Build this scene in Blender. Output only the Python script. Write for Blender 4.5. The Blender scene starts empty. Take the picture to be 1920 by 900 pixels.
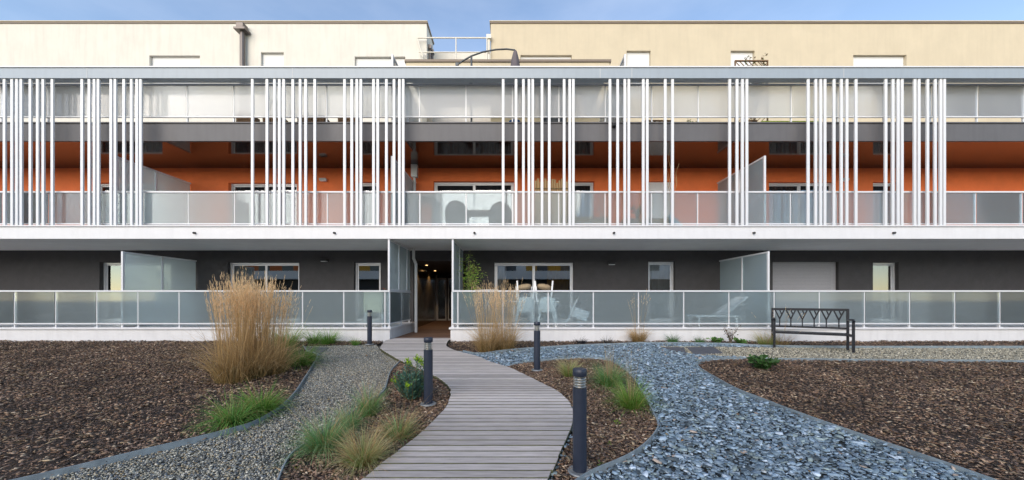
import bpy, math, random
import numpy as np
from mathutils import Vector
R = math.radians
random.seed(7)
rng = np.random.default_rng(11)
sc = bpy.context.scene
C = sc.collection

# ------------------------------------------------------------------ camera, sky, sun, exposure
CAMZ = 1.18
FPX = 650.0
cam_d = bpy.data.cameras.new('camera')
cam = bpy.data.objects.new('camera', cam_d); C.objects.link(cam)
cam.location = (0, 0, CAMZ); cam.rotation_euler = (R(90), 0, 0)
cam_d.sensor_width = 36; cam_d.lens = 36 * FPX / 1920
cam_d.shift_y = 111 / 1920
cam_d.clip_start = 0.05; cam_d.clip_end = 2000
sc.camera = cam

SUN_EL, SUN_AZ = R(20), R(20)           # sun behind the viewer, to the left
w = bpy.data.worlds.new('World'); sc.world = w; w.use_nodes = True
nt = w.node_tree
sky = nt.nodes.new('ShaderNodeTexSky'); sky.sky_type = 'NISHITA'; sky.sun_disc = False
sky.sun_elevation = SUN_EL; sky.sun_rotation = math.pi + SUN_AZ
sky.air_density = 1.0; sky.dust_density = 0.0; sky.ozone_density = 3.0
wtc = nt.nodes.new('ShaderNodeTexCoord'); wmp = nt.nodes.new('ShaderNodeMapping'); wmp.inputs['Scale'].default_value = (1.2, 1.2, 3.5)
wn = nt.nodes.new('ShaderNodeTexNoise'); wn.inputs['Scale'].default_value = 1.7; wn.inputs['Detail'].default_value = 7; wn.inputs['Roughness'].default_value = .55
wr = nt.nodes.new('ShaderNodeMapRange'); wr.inputs[1].default_value = .42; wr.inputs[2].default_value = .78; wr.inputs[4].default_value = .08
wm = nt.nodes.new('ShaderNodeMix'); wm.data_type = 'RGBA'; wm.inputs['B'].default_value = (7.5, 8.2, 9.2, 1)      # thin high cloud all over the sky
nt.links.new(wtc.outputs['Generated'], wmp.inputs[0]); nt.links.new(wmp.outputs[0], wn.inputs['Vector']); nt.links.new(wn.outputs['Fac'], wr.inputs[0])
nt.links.new(wr.outputs[0], wm.inputs['Factor']); nt.links.new(sky.outputs[0], wm.inputs['A']); nt.links.new(wm.outputs['Result'], nt.nodes['Background'].inputs[0])
nt.nodes['Background'].inputs[1].default_value = 0.13
sun_d = bpy.data.lights.new('sun', 'SUN'); sun_d.energy = 1.5; sun_d.angle = R(60); sun_d.color = (1, 0.93, 0.82)
sun = bpy.data.objects.new('sun', sun_d); C.objects.link(sun)
sdir = Vector((math.sin(SUN_AZ) * math.cos(SUN_EL), math.cos(SUN_AZ) * math.cos(SUN_EL), -math.sin(SUN_EL)))
sun.rotation_euler = sdir.to_track_quat('-Z', 'Y').to_euler(); sun.location = (-20, -30, 30)
vs = sc.view_settings
vs.view_transform = 'Standard'; vs.look = 'None'; vs.gamma = 1.0; vs.use_curve_mapping = False
vs.exposure = 1.36
vs.use_white_balance = True; vs.white_balance_temperature = 7700; vs.white_balance_tint = 14
sc.cycles.max_bounces = 10; sc.cycles.transparent_max_bounces = 16; sc.cycles.use_denoising = True
sc.cycles.sample_clamp_indirect = 6

# ------------------------------------------------------------------ materials
MATS = {}
def mat(name, col, rough=0.6, metal=0.0, var=0.0, vscale=8.0, bump=0.0, bscale=60.0, ior=1.5, coat=0.0,
        trans=0.0, emis=None, stretch=None, attr=False, objrand=0.0, col2=None, spec=0.5, wear=0.0):
    m = bpy.data.materials.new(name); m.use_nodes = True; MATS[name] = m
    t = m.node_tree; b = t.nodes['Principled BSDF']; L = t.links.new
    b.inputs['Roughness'].default_value = rough; b.inputs['Metallic'].default_value = metal
    b.inputs['IOR'].default_value = ior; b.inputs['Coat Weight'].default_value = coat
    b.inputs['Coat Roughness'].default_value = 0.03; b.inputs['Transmission Weight'].default_value = trans
    b.inputs['Specular IOR Level'].default_value = spec
    b.inputs['Base Color'].default_value = (*col, 1)
    src = None
    tc = t.nodes.new('ShaderNodeTexCoord'); mp = t.nodes.new('ShaderNodeMapping'); L(tc.outputs['Object'], mp.inputs[0])
    if stretch: mp.inputs['Scale'].default_value = stretch
    if attr:
        a = t.nodes.new('ShaderNodeAttribute'); a.attribute_name = 'tint'; src = a.outputs['Color']
    if var or col2:
        n = t.nodes.new('ShaderNodeTexNoise'); n.inputs['Scale'].default_value = vscale; n.inputs['Detail'].default_value = 6
        n.inputs['Roughness'].default_value = 0.65
        L(mp.outputs[0], n.inputs['Vector'])
        mx = t.nodes.new('ShaderNodeMix'); mx.data_type = 'RGBA'
        rp = t.nodes.new('ShaderNodeMapRange'); rp.inputs[1].default_value = 0.3; rp.inputs[2].default_value = 0.7
        L(n.outputs['Fac'], rp.inputs[0]); L(rp.outputs[0], mx.inputs['Factor'])
        if src: 
            m1 = t.nodes.new('ShaderNodeMix'); m1.data_type = 'RGBA'; m1.blend_type = 'MULTIPLY'; m1.inputs['Factor'].default_value = 1
            mx.inputs['A'].default_value = (1 - var,) * 3 + (1,); mx.inputs['B'].default_value = (1 + var,) * 3 + (1,)
            L(src, m1.inputs['A']); L(mx.outputs['Result'], m1.inputs['B']); src = m1.outputs['Result']
        else:
            c2 = col2 if col2 else tuple(c * (1 + var) for c in col)
            c1 = col if col2 else tuple(c * (1 - var) for c in col)
            mx.inputs['A'].default_value = (*c1, 1); mx.inputs['B'].default_value = (*c2, 1); src = mx.outputs['Result']
    if wear:   # rain streaks and dust, vertical
        mp2 = t.nodes.new('ShaderNodeMapping'); L(tc.outputs['Object'], mp2.inputs[0]); mp2.inputs['Scale'].default_value = (5, 5, 0.5)
        n2 = t.nodes.new('ShaderNodeTexNoise'); n2.inputs['Scale'].default_value = 1.6; n2.inputs['Detail'].default_value = 8
        L(mp2.outputs[0], n2.inputs['Vector'])
        r2 = t.nodes.new('ShaderNodeMapRange'); r2.inputs[1].default_value = 0.45; r2.inputs[2].default_value = 0.8
        r2.inputs[3].default_value = 1.0; r2.inputs[4].default_value = 1.0 - wear
        L(n2.outputs['Fac'], r2.inputs[0])
        hs = t.nodes.new('ShaderNodeHueSaturation'); L(r2.outputs[0], hs.inputs['Value'])
        if src: L(src, hs.inputs['Color'])
        else: hs.inputs['Color'].default_value = (*col, 1)
        src = hs.outputs[0]
    if objrand:
        oi = t.nodes.new('ShaderNodeObjectInfo'); hs = t.nodes.new('ShaderNodeHueSaturation')
        r3 = t.nodes.new('ShaderNodeMapRange'); r3.inputs[3].default_value = 1 - objrand; r3.inputs[4].default_value = 1 + objrand
        L(oi.outputs['Random'], r3.inputs[0]); L(r3.outputs[0], hs.inputs['Value'])
        if src: L(src, hs.inputs['Color'])
        else: hs.inputs['Color'].default_value = (*col, 1)
        src = hs.outputs[0]
    if src: L(src, b.inputs['Base Color'])
    if bump:
        n3 = t.nodes.new('ShaderNodeTexNoise'); n3.inputs['Scale'].default_value = bscale; n3.inputs['Detail'].default_value = 5
        L(mp.outputs[0], n3.inputs['Vector'])
        bp = t.nodes.new('ShaderNodeBump'); bp.inputs['Strength'].default_value = bump; bp.inputs['Distance'].default_value = 0.01
        L(n3.outputs['Fac'], bp.inputs['Height']); L(bp.outputs[0], b.inputs['Normal'])
    if emis:
        b.inputs['Emission Color'].default_value = (*emis[:3], 1); b.inputs['Emission Strength'].default_value = emis[3]
    return m

mat('white_paint', (.71, .71, .725), .45, var=.03, vscale=3, wear=.05)
mat('white_metal', (.67, .68, .70), .35, var=.02, vscale=5)
mat('plinth_white', (.72, .72, .725), .7, var=.04, vscale=4, bump=.1, wear=.10)
mat('slab_under', (.74, .75, .74), .75, var=.05, vscale=2, bump=.05)
mat('dark_render', (.052, .048, .049), .8, var=.12, vscale=5, bump=.35, bscale=220)
mat('orange_render', (.82, .17, .045), .75, var=.07, vscale=3, bump=.3, bscale=220)
mat('gloss_soffit', (.026, .012, .009), .07, ior=1.62, var=.1, vscale=2)
mat('grey_fascia', (.108, .105, .112), .6, var=.06, vscale=2, wear=.15)
mat('beam_metal', (.29, .34, .39), .4, var=.03, vscale=2, wear=.08)
mat('attic_white', (.63, .605, .55), .85, var=.05, vscale=1.2, bump=.2, bscale=200, wear=.10)
mat('attic_beige', (.545, .47, .35), .85, var=.05, vscale=1.2, bump=.2, bscale=200, wear=.06)
mat('coping_brown', (.17, .13, .10), .5, var=.05)
mat('frame_grey', (.58, .58, .59), .35, metal=.3)
mat('blind_white', (.72, .72, .72), .7, var=.02)
mat('shutter_grey', (.34, .33, .34), .6, var=.03)
mat('curtain', (.25, .24, .24), .9, var=.2, vscale=6, stretch=(14, 14, .3))
mat('curtain_dark', (.05, .05, .055), .9, var=.3, vscale=6, stretch=(14, 14, .3))
mat('curtain_ochre', (.30, .16, .02), .9, var=.3, vscale=6, stretch=(14, 14, .3))
mat('interior', (.05, .048, .046), .9, var=.2, vscale=1.5)
mat('lamp_dark', (.02, .02, .022), .4)
mat('lamp_grey', (.5, .5, .5), .5)
mat('pipe_white', (.62, .62, .61), .45, var=.04, vscale=6)
mat('pipe_grey', (.16, .14, .13), .4, metal=.5)
mat('rail_cream', (.68, .65, .58), .5)
mat('black_metal', (.012, .014, .02), .35, var=.15, vscale=20)
mat('bollard_paint', (.019, .027, .047), .42, var=.12, vscale=12, bump=.04, bscale=400)
mat('steel', (.55, .54, .5), .28, metal=1.0)
mat('galvanised', (.28, .30, .31), .5, metal=.6, var=.15, vscale=12)
mat('lens', (.55, .55, .5), .2, trans=.4)
mat('edging', (.24, .30, .335), .45, metal=.2, var=.25, vscale=9)
mat('deck_wood', (.36, .325, .30), .75, objrand=.22, var=.0, col2=(.61, .555, .54), vscale=6, stretch=(.7, 11, 11), bump=.5, bscale=22)
mat('deck_brown', (.11, .055, .035), .7, objrand=.15, var=.0, col2=(.16, .085, .055), vscale=7, stretch=(.5, 9, 9), bump=.3, bscale=26)
mat('deck_edge', (.045, .042, .028), .9, var=.0, col2=(.13, .14, .06), vscale=9, bump=.5, bscale=40)
mat('soil', (.045, .032, .024), .95, var=.4, vscale=20, bump=.8, bscale=60)
mat('gravel_base', (.10, .10, .085), .9, var=.4, vscale=60, bump=.8, bscale=90)
mat('slate_base', (.05, .065, .075), .9, var=.4, vscale=30, bump=.8, bscale=60)
mat('far_ground', (.10, .10, .09), .95, var=.25, vscale=3)
mat('tint', (.5, .5, .5), .8, attr=True, var=.1, vscale=40)
mat('tint_stone', (.5, .5, .5), .62, attr=True, var=.22, vscale=30, bump=.2, bscale=120)
mat('slab_stone', (.085, .09, .105), .75, var=.2, vscale=9, bump=.3, bscale=60)
mat('terracotta', (.25, .09, .05), .8, var=.15)
mat('planter_wood', (.17, .095, .05), .8, var=.25, vscale=5, stretch=(1, 1, 12))
mat('pot_dark', (.035, .04, .045), .5)
mat('plastic_white', (.88, .88, .88), .35)
mat('cushion', (.36, .27, .17), .9, var=.1, bump=.3, bscale=30)
mat('cream_box', (.62, .60, .44), .6)
mat('parasol_cloth', (.13, .115, .13), .85, var=.1)
mat('parasol_metal', (.06, .07, .08), .4, metal=.4)
mat('reed', (.42, .28, .14), .85, var=.25, vscale=6, stretch=(24, 24, .5), objrand=.1)
mat('twig', (.20, .15, .11), .85, var=.2)
mat('stem', (.16, .11, .05), .85, var=.2)
mat('rattan', (.085, .075, .07), .8, var=.2, vscale=40, bump=.4, bscale=90)
mat('tan_box', (.42, .22, .10), .7, var=.1)
mat('sky_blue_board', (.42, .62, .68), .4)
mat('bright_blue', (.01, .16, .50), .4)
mat('lime', (.30, .42, .02), .6)
mat('hedge', (.06, .12, .02), .7, var=.3, vscale=30)
mat('red_flower', (.35, .02, .03), .6)
mat('downlight', (.9, .7, .4), .5, emis=(1, .62, .28, 2.2))
mat('opp_yellow', (.55, .28, .03), .8, var=.05)
mat('opp_orange', (.50, .13, .03), .8, var=.05)
mat('opp_white', (.8, .8, .8), .8)
mat('opp_dark', (.06, .06, .06), .8)
mat('opp_glass', (.05, .07, .09), .08)
mat('lobby_panel', (.11, .09, .06), .16, var=.4, vscale=1.3, stretch=(1, 1, .3), ior=1.6)

def leaf_mat(name):
    m = bpy.data.materials.new(name); m.use_nodes = True; MATS[name] = m
    t = m.node_tree; b = t.nodes['Principled BSDF']; L = t.links.new; b.inputs['Roughness'].default_value = .5; b.inputs['Specular IOR Level'].default_value = .35
    a = t.nodes.new('ShaderNodeAttribute'); a.attribute_name = 'tint'; L(a.outputs['Color'], b.inputs['Base Color'])
    tl = t.nodes.new('ShaderNodeBsdfTranslucent'); L(a.outputs['Color'], tl.inputs[0])
    mx = t.nodes.new('ShaderNodeMixShader'); mx.inputs[0].default_value = .38
    L(b.outputs[0], mx.inputs[1]); L(tl.outputs[0], mx.inputs[2]); L(mx.outputs[0], t.nodes['Material Output'].inputs[0])
leaf_mat('tint_leaf')
def glass_mat(name, tint, reflect, dark):
    m = bpy.data.materials.new(name); m.use_nodes = True; MATS[name] = m
    t = m.node_tree; t.nodes.remove(t.nodes['Principled BSDF']); L = t.links.new
    out = t.nodes['Material Output']
    tr = t.nodes.new('ShaderNodeBsdfTransparent'); tr.inputs[0].default_value = (*tint, 1)
    gl = t.nodes.new('ShaderNodeBsdfGlossy'); gl.inputs['Roughness'].default_value = 0.015
    fr = t.nodes.new('ShaderNodeFresnel'); fr.inputs[0].default_value = reflect
    mx = t.nodes.new('ShaderNodeMixShader')
    L(fr.outputs[0], mx.inputs[0]); L(tr.outputs[0], mx.inputs[1]); L(gl.outputs[0], mx.inputs[2]); L(mx.outputs[0], out.inputs[0])
glass_mat('window_glass', (.72, .75, .76), 3.3, 0)

def frosted(name, col, haze, rough, tint=(.86, .96, .96, 1)):
    """satin glass: blurred see-through + milky scatter + a clean outer reflection"""
    m = bpy.data.materials.new(name); m.use_nodes = True; MATS[name] = m
    t = m.node_tree; t.nodes.remove(t.nodes['Principled BSDF']); L = t.links.new
    out = t.nodes['Material Output']
    rf = t.nodes.new('ShaderNodeBsdfRefraction'); rf.inputs['Roughness'].default_value = rough; rf.inputs['IOR'].default_value = 1.05
    rf.inputs['Color'].default_value = tint
    df = t.nodes.new('ShaderNodeBsdfDiffuse'); df.inputs[0].default_value = (*col, 1)
    tl = t.nodes.new('ShaderNodeBsdfTranslucent'); tl.inputs[0].default_value = (.86, .90, .92, 1)
    m1 = t.nodes.new('ShaderNodeMixShader'); m1.inputs[0].default_value = .64
    m2 = t.nodes.new('ShaderNodeMixShader'); m2.inputs[0].default_value = haze
    m3 = t.nodes.new('ShaderNodeMixShader')
    gl = t.nodes.new('ShaderNodeBsdfGlossy'); gl.inputs['Roughness'].default_value = .04
    fr = t.nodes.new('ShaderNodeFresnel'); fr.inputs[0].default_value = 1.30
    L(df.outputs[0], m1.inputs[1]); L(tl.outputs[0], m1.inputs[2])
    tp = t.nodes.new('ShaderNodeBsdfTransparent'); tp.inputs[0].default_value = tint
    m0 = t.nodes.new('ShaderNodeMixShader'); m0.inputs[0].default_value = .55
    L(rf.outputs[0], m0.inputs[1]); L(tp.outputs[0], m0.inputs[2])
    L(m0.outputs[0], m2.inputs[1]); L(m1.outputs[0], m2.inputs[2])
    L(fr.outputs[0], m3.inputs[0]); L(m2.outputs[0], m3.inputs[1]); L(gl.outputs[0], m3.inputs[2]); L(m3.outputs[0], out.inputs[0])
frosted('satin_glass', (.40, .51, .545), .35, .20, (.88, .96, .985, 1))
frosted('screen_glass', (.62, .77, .83), .62, .25)
frosted('satin_glass_pale', (.86, .91, .99), .46, .25, (.97, .97, .96, 1))

# ------------------------------------------------------------------ mesh helpers
class MB:
    def __init__(s): s.v = []; s.f = []; s.sm = []
    def poly(s, pts, f, smooth=False):
        n = len(s.v); s.v += [tuple(p) for p in pts]; s.f += [tuple(i + n for i in q) for q in f]; s.sm += [smooth] * len(f); return s
    def box(s, x0, x1, y0, y1, z0, z1):
        return s.poly([(x0,y0,z0),(x1,y0,z0),(x1,y1,z0),(x0,y1,z0),(x0,y0,z1),(x1,y0,z1),(x1,y1,z1),(x0,y1,z1)],
                      [(3,2,1,0),(4,5,6,7),(0,1,5,4),(1,2,6,5),(2,3,7,6),(3,0,4,7)])
    def obox(s, p, q, wx, wy, up=(0,0,1)):
        """bar from p to q with cross-section wx (sideways) by wy"""
        p, q = Vector(p), Vector(q); d = (q - p).normalized(); u = Vector(up)
        if abs(d.dot(u)) > .98: u = Vector((0, 1, 0))
        a = d.cross(u).normalized() * wx / 2; b = a.cross(d).normalized() * wy / 2
        pts = [c + i * a + j * b for c in (p, q) for i, j in ((-1,-1),(1,-1),(1,1),(-1,1))]
        return s.poly(pts, [(0,1,2,3),(7,6,5,4),(0,4,5,1),(1,5,6,2),(2,6,7,3),(3,7,4,0)])
    def tube(s, path, r, n=8):
        rs = r if hasattr(r, '__len__') else [r] * len(path)
        P = [Vector(p) for p in path]; rings = []
        for i, p in enumerate(P):
            d = (P[min(i+1, len(P)-1)] - P[max(i-1, 0)]).normalized()
            u = Vector((0,0,1)) if abs(d.z) < .95 else Vector((0,1,0))
            a = d.cross(u).normalized(); b = a.cross(d).normalized()
            rings.append([p + rs[i] * (math.cos(k*2*math.pi/n) * a + math.sin(k*2*math.pi/n) * b) for k in range(n)])
        pts = [q for ring in rings for q in ring]
        f = [(i*n+k, i*n+(k+1)%n, (i+1)*n+(k+1)%n, (i+1)*n+k) for i in range(len(P)-1) for k in range(n)]
        s.poly(pts, f, True)
        return s.poly(rings[0], [tuple(range(n))[::-1]]).poly(rings[-1], [tuple(range(n))])
    def lathe(s, prof, n=28, c=(0,0,0)):
        pts = [(c[0] + r*math.cos(k*2*math.pi/n), c[1] + r*math.sin(k*2*math.pi/n), c[2] + z) for r, z in prof for k in range(n)]
        f = [(i*n+k, i*n+(k+1)%n, (i+1)*n+(k+1)%n, (i+1)*n+k) for i in range(len(prof)-1) for k in range(n)]
        n0 = len(prof)
        s.poly(pts, f, True)
        s.poly(pts[:n], [tuple(range(n))[::-1]]); s.poly(pts[(n0-1)*n:], [tuple(range(n))]); return s
    def build(s, name, m, parent=None, bevel=0):
        me = bpy.data.meshes.new(name); me.from_pydata(s.v, [], s.f); me.materials.append(MATS[m])
        me.polygons.foreach_set('use_smooth', s.sm); me.update()
        o = bpy.data.objects.new(name, me); C.objects.link(o)
        if parent: o.parent = parent
        if bevel:
            b = o.modifiers.new('bevel', 'BEVEL'); b.width = bevel; b.segments = 2; b.limit_method = 'ANGLE'
        return o
def box(name, m, b, parent=None, bevel=0): return MB().box(*b).build(name, m, parent, bevel)
def tag(o, label=None, cat=None, group=None, kind=None):
    if label: o['label'] = label
    if cat: o['category'] = cat
    if group: o['group'] = group
    if kind: o['kind'] = kind
    return o
def empty(name, loc=(0,0,0), rz=0):
    o = bpy.data.objects.new(name, None); C.objects.link(o); o.location = loc; o.rotation_euler = (0,0,rz); o.empty_display_size = .2; return o
def copy_tree(o, parent=None):
    c = o.copy(); C.objects.link(c); c.parent = parent
    for ch in list(o.children): copy_tree(ch, c)
    return c
def npmesh(name, V, F, col, m, parent=None):
    """V (n,3), F (k,3|4) arrays, col (n,3)"""
    me = bpy.data.meshes.new(name); n, k = len(V), len(F); q = F.shape[1]
    me.vertices.add(n); me.vertices.foreach_set('co', np.ascontiguousarray(V, dtype=np.float32).ravel())
    me.loops.add(k*q); me.loops.foreach_set('vertex_index', np.ascontiguousarray(F, dtype=np.int32).ravel())
    me.polygons.add(k); me.polygons.foreach_set('loop_start', np.arange(0, k*q, q, dtype=np.int32))
    me.update(calc_edges=True)
    if col is not None:
        a = me.color_attributes.new('tint', 'FLOAT_COLOR', 'POINT')
        a.data.foreach_set('color', np.c_[col, np.ones(n)].astype(np.float32).ravel())
    me.materials.append(MATS[m]); me.validate()
    o = bpy.data.objects.new(name, me); C.objects.link(o)
    if parent: o.parent = parent
    return o

# ground of the garden: falls gently from the building towards the viewer
def gz(y): return -0.521 + 0.0537 * min(max(y, 0.5), 9.72)
def gza(y): return -0.521 + 0.0537 * np.clip(y, 0.5, 9.72)
def g(u, v, dz=0.0):
    """garden point for a survey reading (u, v) taken on the photograph"""
    y = (1.701 - dz) / (0.0537 + (v - 561) / FPX); return (y * (u - 960) / FPX, y)

# ------------------------------------------------------------------ ground and garden surfaces
mb = MB()
ys = [-300, -60, 0.5, 9.72, 60, 600]
for i in range(len(ys)-1):
    y0, y1 = ys[i], ys[i+1]
    mb.poly([(-500, y0, gz(y0)-.05), (500, y0, gz(y0)-.05), (500, y1, gz(y1)-.05), (-500, y1, gz(y1)-.05)], [(0,1,2,3)])
tag(mb.build('ground', 'far_ground'), kind='structure')

def smooth_line(pts, it=2):
    for _ in range(it):
        q = [pts[0]]
        for a, b in zip(pts[:-1], pts[1:]):
            q += [(a[0]*.75+b[0]*.25, a[1]*.75+b[1]*.25), (a[0]*.25+b[0]*.75, a[1]*.25+b[1]*.75)]
        pts = q + [pts[-1]]
    return pts
def P(lst): return [g(*p) for p in lst]
from mathutils.geometry import tessellate_polygon
def sheet(name, poly, m, dz):
    v = [Vector((x, y, 0)) for x, y in poly]
    tr = tessellate_polygon([v])
    me = MB().poly([(x, y, gz(y) + dz) for x, y in poly], [tuple(t) for t in tr])
    o = me.build(name, m)
    return tag(o, kind='structure')
def inside(px, py, poly):
    r = np.zeros(len(px), bool); n = len(poly); j = n - 1
    for i in range(n):
        xi, yi = poly[i]; xj, yj = poly[j]
        c = ((yi > py) != (yj > py)) & (px < (xj - xi) * (py - yi) / (yj - yi + 1e-12) + xi); r ^= c; j = i
    return r
def sample(poly, density, holes=(), xlim=None):
    a = np.array(poly); x0, y0 = a.min(0); x1, y1 = a.max(0)
    y0 = max(y0, 2.2)
    x0 = max(x0, -16); x1 = min(x1, 16)
    n = int((x1-x0)*(y1-y0)*density)
    X = rng.uniform(x0, x1, n); Y = rng.uniform(y0, y1, n)
    k = inside(X, Y, poly) & (np.abs(X) < Y*1.52 + .3)
    for h in holes: k &= ~inside(X, Y, h)
    return X[k], Y[k]
def rots(n, tilt):
    yaw = rng.uniform(0, 2*np.pi, n); ta = rng.uniform(0, 2*np.pi, n); t = rng.normal(0, tilt, n)
    cy, sy = np.cos(yaw), np.sin(yaw); Z = np.zeros(n); O = np.ones(n)
    Rz = np.stack([cy,-sy,Z, sy,cy,Z, Z,Z,O], 1).reshape(n,3,3)
    ax, ay = np.cos(ta), np.sin(ta); ct, st = np.cos(t), np.sin(t); vt = 1-ct
    Rt = np.stack([ct+ax*ax*vt, ax*ay*vt, ay*st, ax*ay*vt, ct+ay*ay*vt, -ax*st, -ay*st, ax*st, ct], 1).reshape(n,3,3)
    return Rt @ Rz
OCT_V = np.array([(1,0,0),(0,1,0),(-1,0,0),(0,-1,0),(0,0,1),(0,0,-1)], float)
OCT_F = np.array([(0,1,4),(1,2,4),(2,3,4),(3,0,4),(1,0,5),(2,1,5),(3,2,5),(0,3,5)])
def pebbles(name, X, Y, smin, smax, asp, flat, cols, probs, zlift, m, parent, tilt=.3, jit=.3):
    n = len(X); s = rng.uniform(smin, smax, n)**1.0
    T = OCT_V[None] * np.stack([s, s*rng.uniform(*asp, n), s*rng.uniform(*flat, n)], 1)[:,None,:]
    T = T * rng.uniform(1-jit, 1+jit, (n,6,1)) + rng.normal(0, .18, (n,6,3)) * s[:,None,None] * np.array([1,1,.4])
    T = np.einsum('nij,nkj->nki', rots(n, tilt), T)
    heap = .017*(2+np.sin(X*5.1+1.3*np.sin(Y*3.7))+np.sin(Y*6.3+1.7*np.sin(X*4.1)))*(zlift[1] > .02)*.32
    T += np.stack([X, Y, gza(Y) + heap + rng.uniform(*zlift, n)], 1)[:,None,:]
    F = (OCT_F[None] + (np.arange(n)*6)[:,None,None]).reshape(-1,3)
    c = np.array(cols)[rng.choice(len(cols), n, p=probs)] * rng.uniform(.6, 1.35, (n,1))
    if zlift[1] > .02: c = c*(.95 + .28*np.sin(X*2.3+1.9*np.sin(Y*1.9))*np.sin(Y*2.9+1.4*np.sin(X*1.7)))[:,None]      # damp and dry patches of bark
    return tag(npmesh(name, T.reshape(-1,3), F, np.repeat(c, 6, 0), m, parent), kind='stuff')

DK_L = [(610,960),(679,897),(723,861),(758,836),(790,811),(815,785),(837,764),(846,737),(843,724),(828,711),(812,703),(773,685),(754,677),(723,660),(712,652)]
DK_R = [(1004,960),(1028,897),(1041,868),(1060,825),(1073,799),(1075,780),(1073,761),(1065,749),(1047,733),(1020,719),(980,700),(956,688),(921,679),(897,667),(868,661),(843,653),(836,647)]
DZ = .07
deckL = smooth_line([g(u, v, DZ) for u, v in DK_L], 2); deckR = smooth_line([g(u, v, DZ) for u, v in DK_R], 2)
deckL = [p for p in deckL if p[1] < 9.3] + [(-3.46, 9.42), (-3.36, 9.66)]
deckR = [p for p in deckR if p[1] < 9.3] + [(-1.74, 9.5), (-1.74, 9.66)]
deck_poly = deckL + deckR[::-1]

left_edge = P([(568,650),(575,660),(597,668),(583,695),(570,715),(554,741),(529,767),(482,797),(446,809),(380,828),(280,852),(120,890),(-150,950)])
left_edge_s = left_edge[:2] + smooth_line(left_edge[2:], 2)
cl_edge = smooth_line(P([(754,677),(731,700),(726,721),(721,740),(699,755),(662,780),(583,835),(547,857),(534,879),(525,899),(505,960)]), 2)
cr_edge = smooth_line(P([(956,688),(1000,681),(1047,677),(1113,674),(1140,677),(1165,690),(1190,715),(1210,752),(1223,777),(1235,801),(1233,812),(1218,833),(1191,857),(1157,875),(1135,884),(1104,897),(1040,940)]), 2)
r_edge = smooth_line(P([(2200,684),(1482,677),(1402,675),(1343,676),(1317,680),(1306,687),(1314,697),(1354,721),(1383,737),(1431,755),(1481,775),(1600,818),(1760,872),(2000,960)]), 2)
back_edge = smooth_line(P([(868,661),(897,667),(940,661),(1001,655),(1047,652),(1137,648),(1220,645),(1357,647),(1447,652),(1700,653),(2300,654)]), 1)

left_bed = [(-16, 9.68), (-3.62, 9.68), (-3.5, 9.42), (-3.62, 9.2)] + left_edge_s + [(-16, 2.2)]
cl_bed = cl_edge + [(x-.02, y) for x, y in deckL if y < cl_edge[0][1]]
cr_bed = cr_edge + [(x+.02, y) for x, y in deckR if y < cr_edge[0][1]]
r_bed = r_edge + [(16, 2.2), (16, 8.0)]
back_bed = [(-1.70, 9.68), (16, 9.68)] + back_edge[::-1] + [g(843,653), (-1.72, 9.3)]
gravel_poly = [(-3.6, 9.2)] + left_edge_s + [(-6, 2.2), (cl_edge[-1][0], 2.2)] + cl_edge[::-1] + [p for p in deckL if cl_edge[0][1] < p[1] < 9.25]
slate_poly = back_edge[:-4] + P([(1228,650),(1262,660),(1325,668)]) + r_edge[6:] + [(r_edge[-1][0], 2.2), (0.1, 2.2)] + [p for p in deckR if p[1] < 8.2]
bgrav_poly = P([(1228,650),(1262,660),(1325,668),(1317,680),(1343,676),(1402,675),(1482,677),(2200,684),(2300,654),(1700,653),(1447,652),(1357,647),(1220,645)])

GR = [(.40,.385,.31),(.22,.235,.22),(.58,.56,.48),(.15,.175,.20),(.42,.33,.20),(.09,.10,.105)]
gp = sheet('gravel_path', gravel_poly, 'gravel_base', -.012)
X, Y = sample(gravel_poly, 5600, [deck_poly])
pebbles('gravel', X, Y, .006, .0145, (.6, 1), (.35, .8), GR, [.28,.22,.15,.15,.08,.12], (-.006, .010), 'tint_stone', gp)
bp_ = sheet('gravel_court', bgrav_poly, 'gravel_base', -.012)
X, Y = sample(bgrav_poly, 1500)
pebbles('gravel', X, Y, .010, .022, (.6, 1), (.35, .8), [(.46,.42,.32),(.28,.27,.22),(.60,.56,.45),(.18,.18,.16)], [.4,.25,.2,.15], (-.006, .010), 'tint_stone', bp_)

# slate: irregular flat plates
sp = sheet('slate_path', slate_poly, 'slate_base', -.016)
def plate_template(n):
    a = (np.arange(6) / 6 * 2*np.pi)[None] + rng.uniform(-.35, .35, (n, 6))
    r = rng.uniform(.45, 1.0, (n, 6))
    return np.stack([np.cos(a)*r, np.sin(a)*r], 2)
SL = np.array([(.225,.325,.41),(.135,.205,.26),(.335,.44,.53),(.065,.095,.115),(.25,.33,.335),(.47,.57,.66),(.38,.31,.26)])
SLP = [.34,.26,.14,.13,.10,.02,.01]
X, Y = sample(slate_poly, 1900, [deck_poly, cr_bed, r_bed])
o_ = np.argsort(-Y); X, Y = X[o_], Y[o_]
n = len(X)
size = np.clip(rng.lognormal(math.log(.025), .46, n), .011, .068)
t2 = plate_template(n) * (size[:,None,None] * np.stack([np.ones(n), rng.uniform(.38,.8,n)],1)[:,None,:])
th = size * rng.uniform(.12, .30, n)
top = np.concatenate([t2*.93, np.repeat((th)[:,None,None], 6, 1)], 2); bot = np.concatenate([t2, np.zeros((n,6,1))], 2)
top[:,:,2] += rng.normal(0, .0016, (n, 6))
V = np.concatenate([top, bot], 1)
V = np.einsum('nij,nkj->nki', rots(n, .30), V)
V += np.stack([X, Y, gza(Y) + rng.uniform(-.008, .034, n)], 1)[:,None,:]
ccol = SL[rng.choice(len(SL), n, p=SLP)] * rng.uniform(.66, 1.3, (n,1))
PF = [(0,1,2,3),(0,3,4,5)] + [(6+i, 6+(i+1)%6, (i+1)%6, i) for i in range(6)]
vis = (np.abs(X) < Y*.80) & (Y > 2.95)
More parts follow.
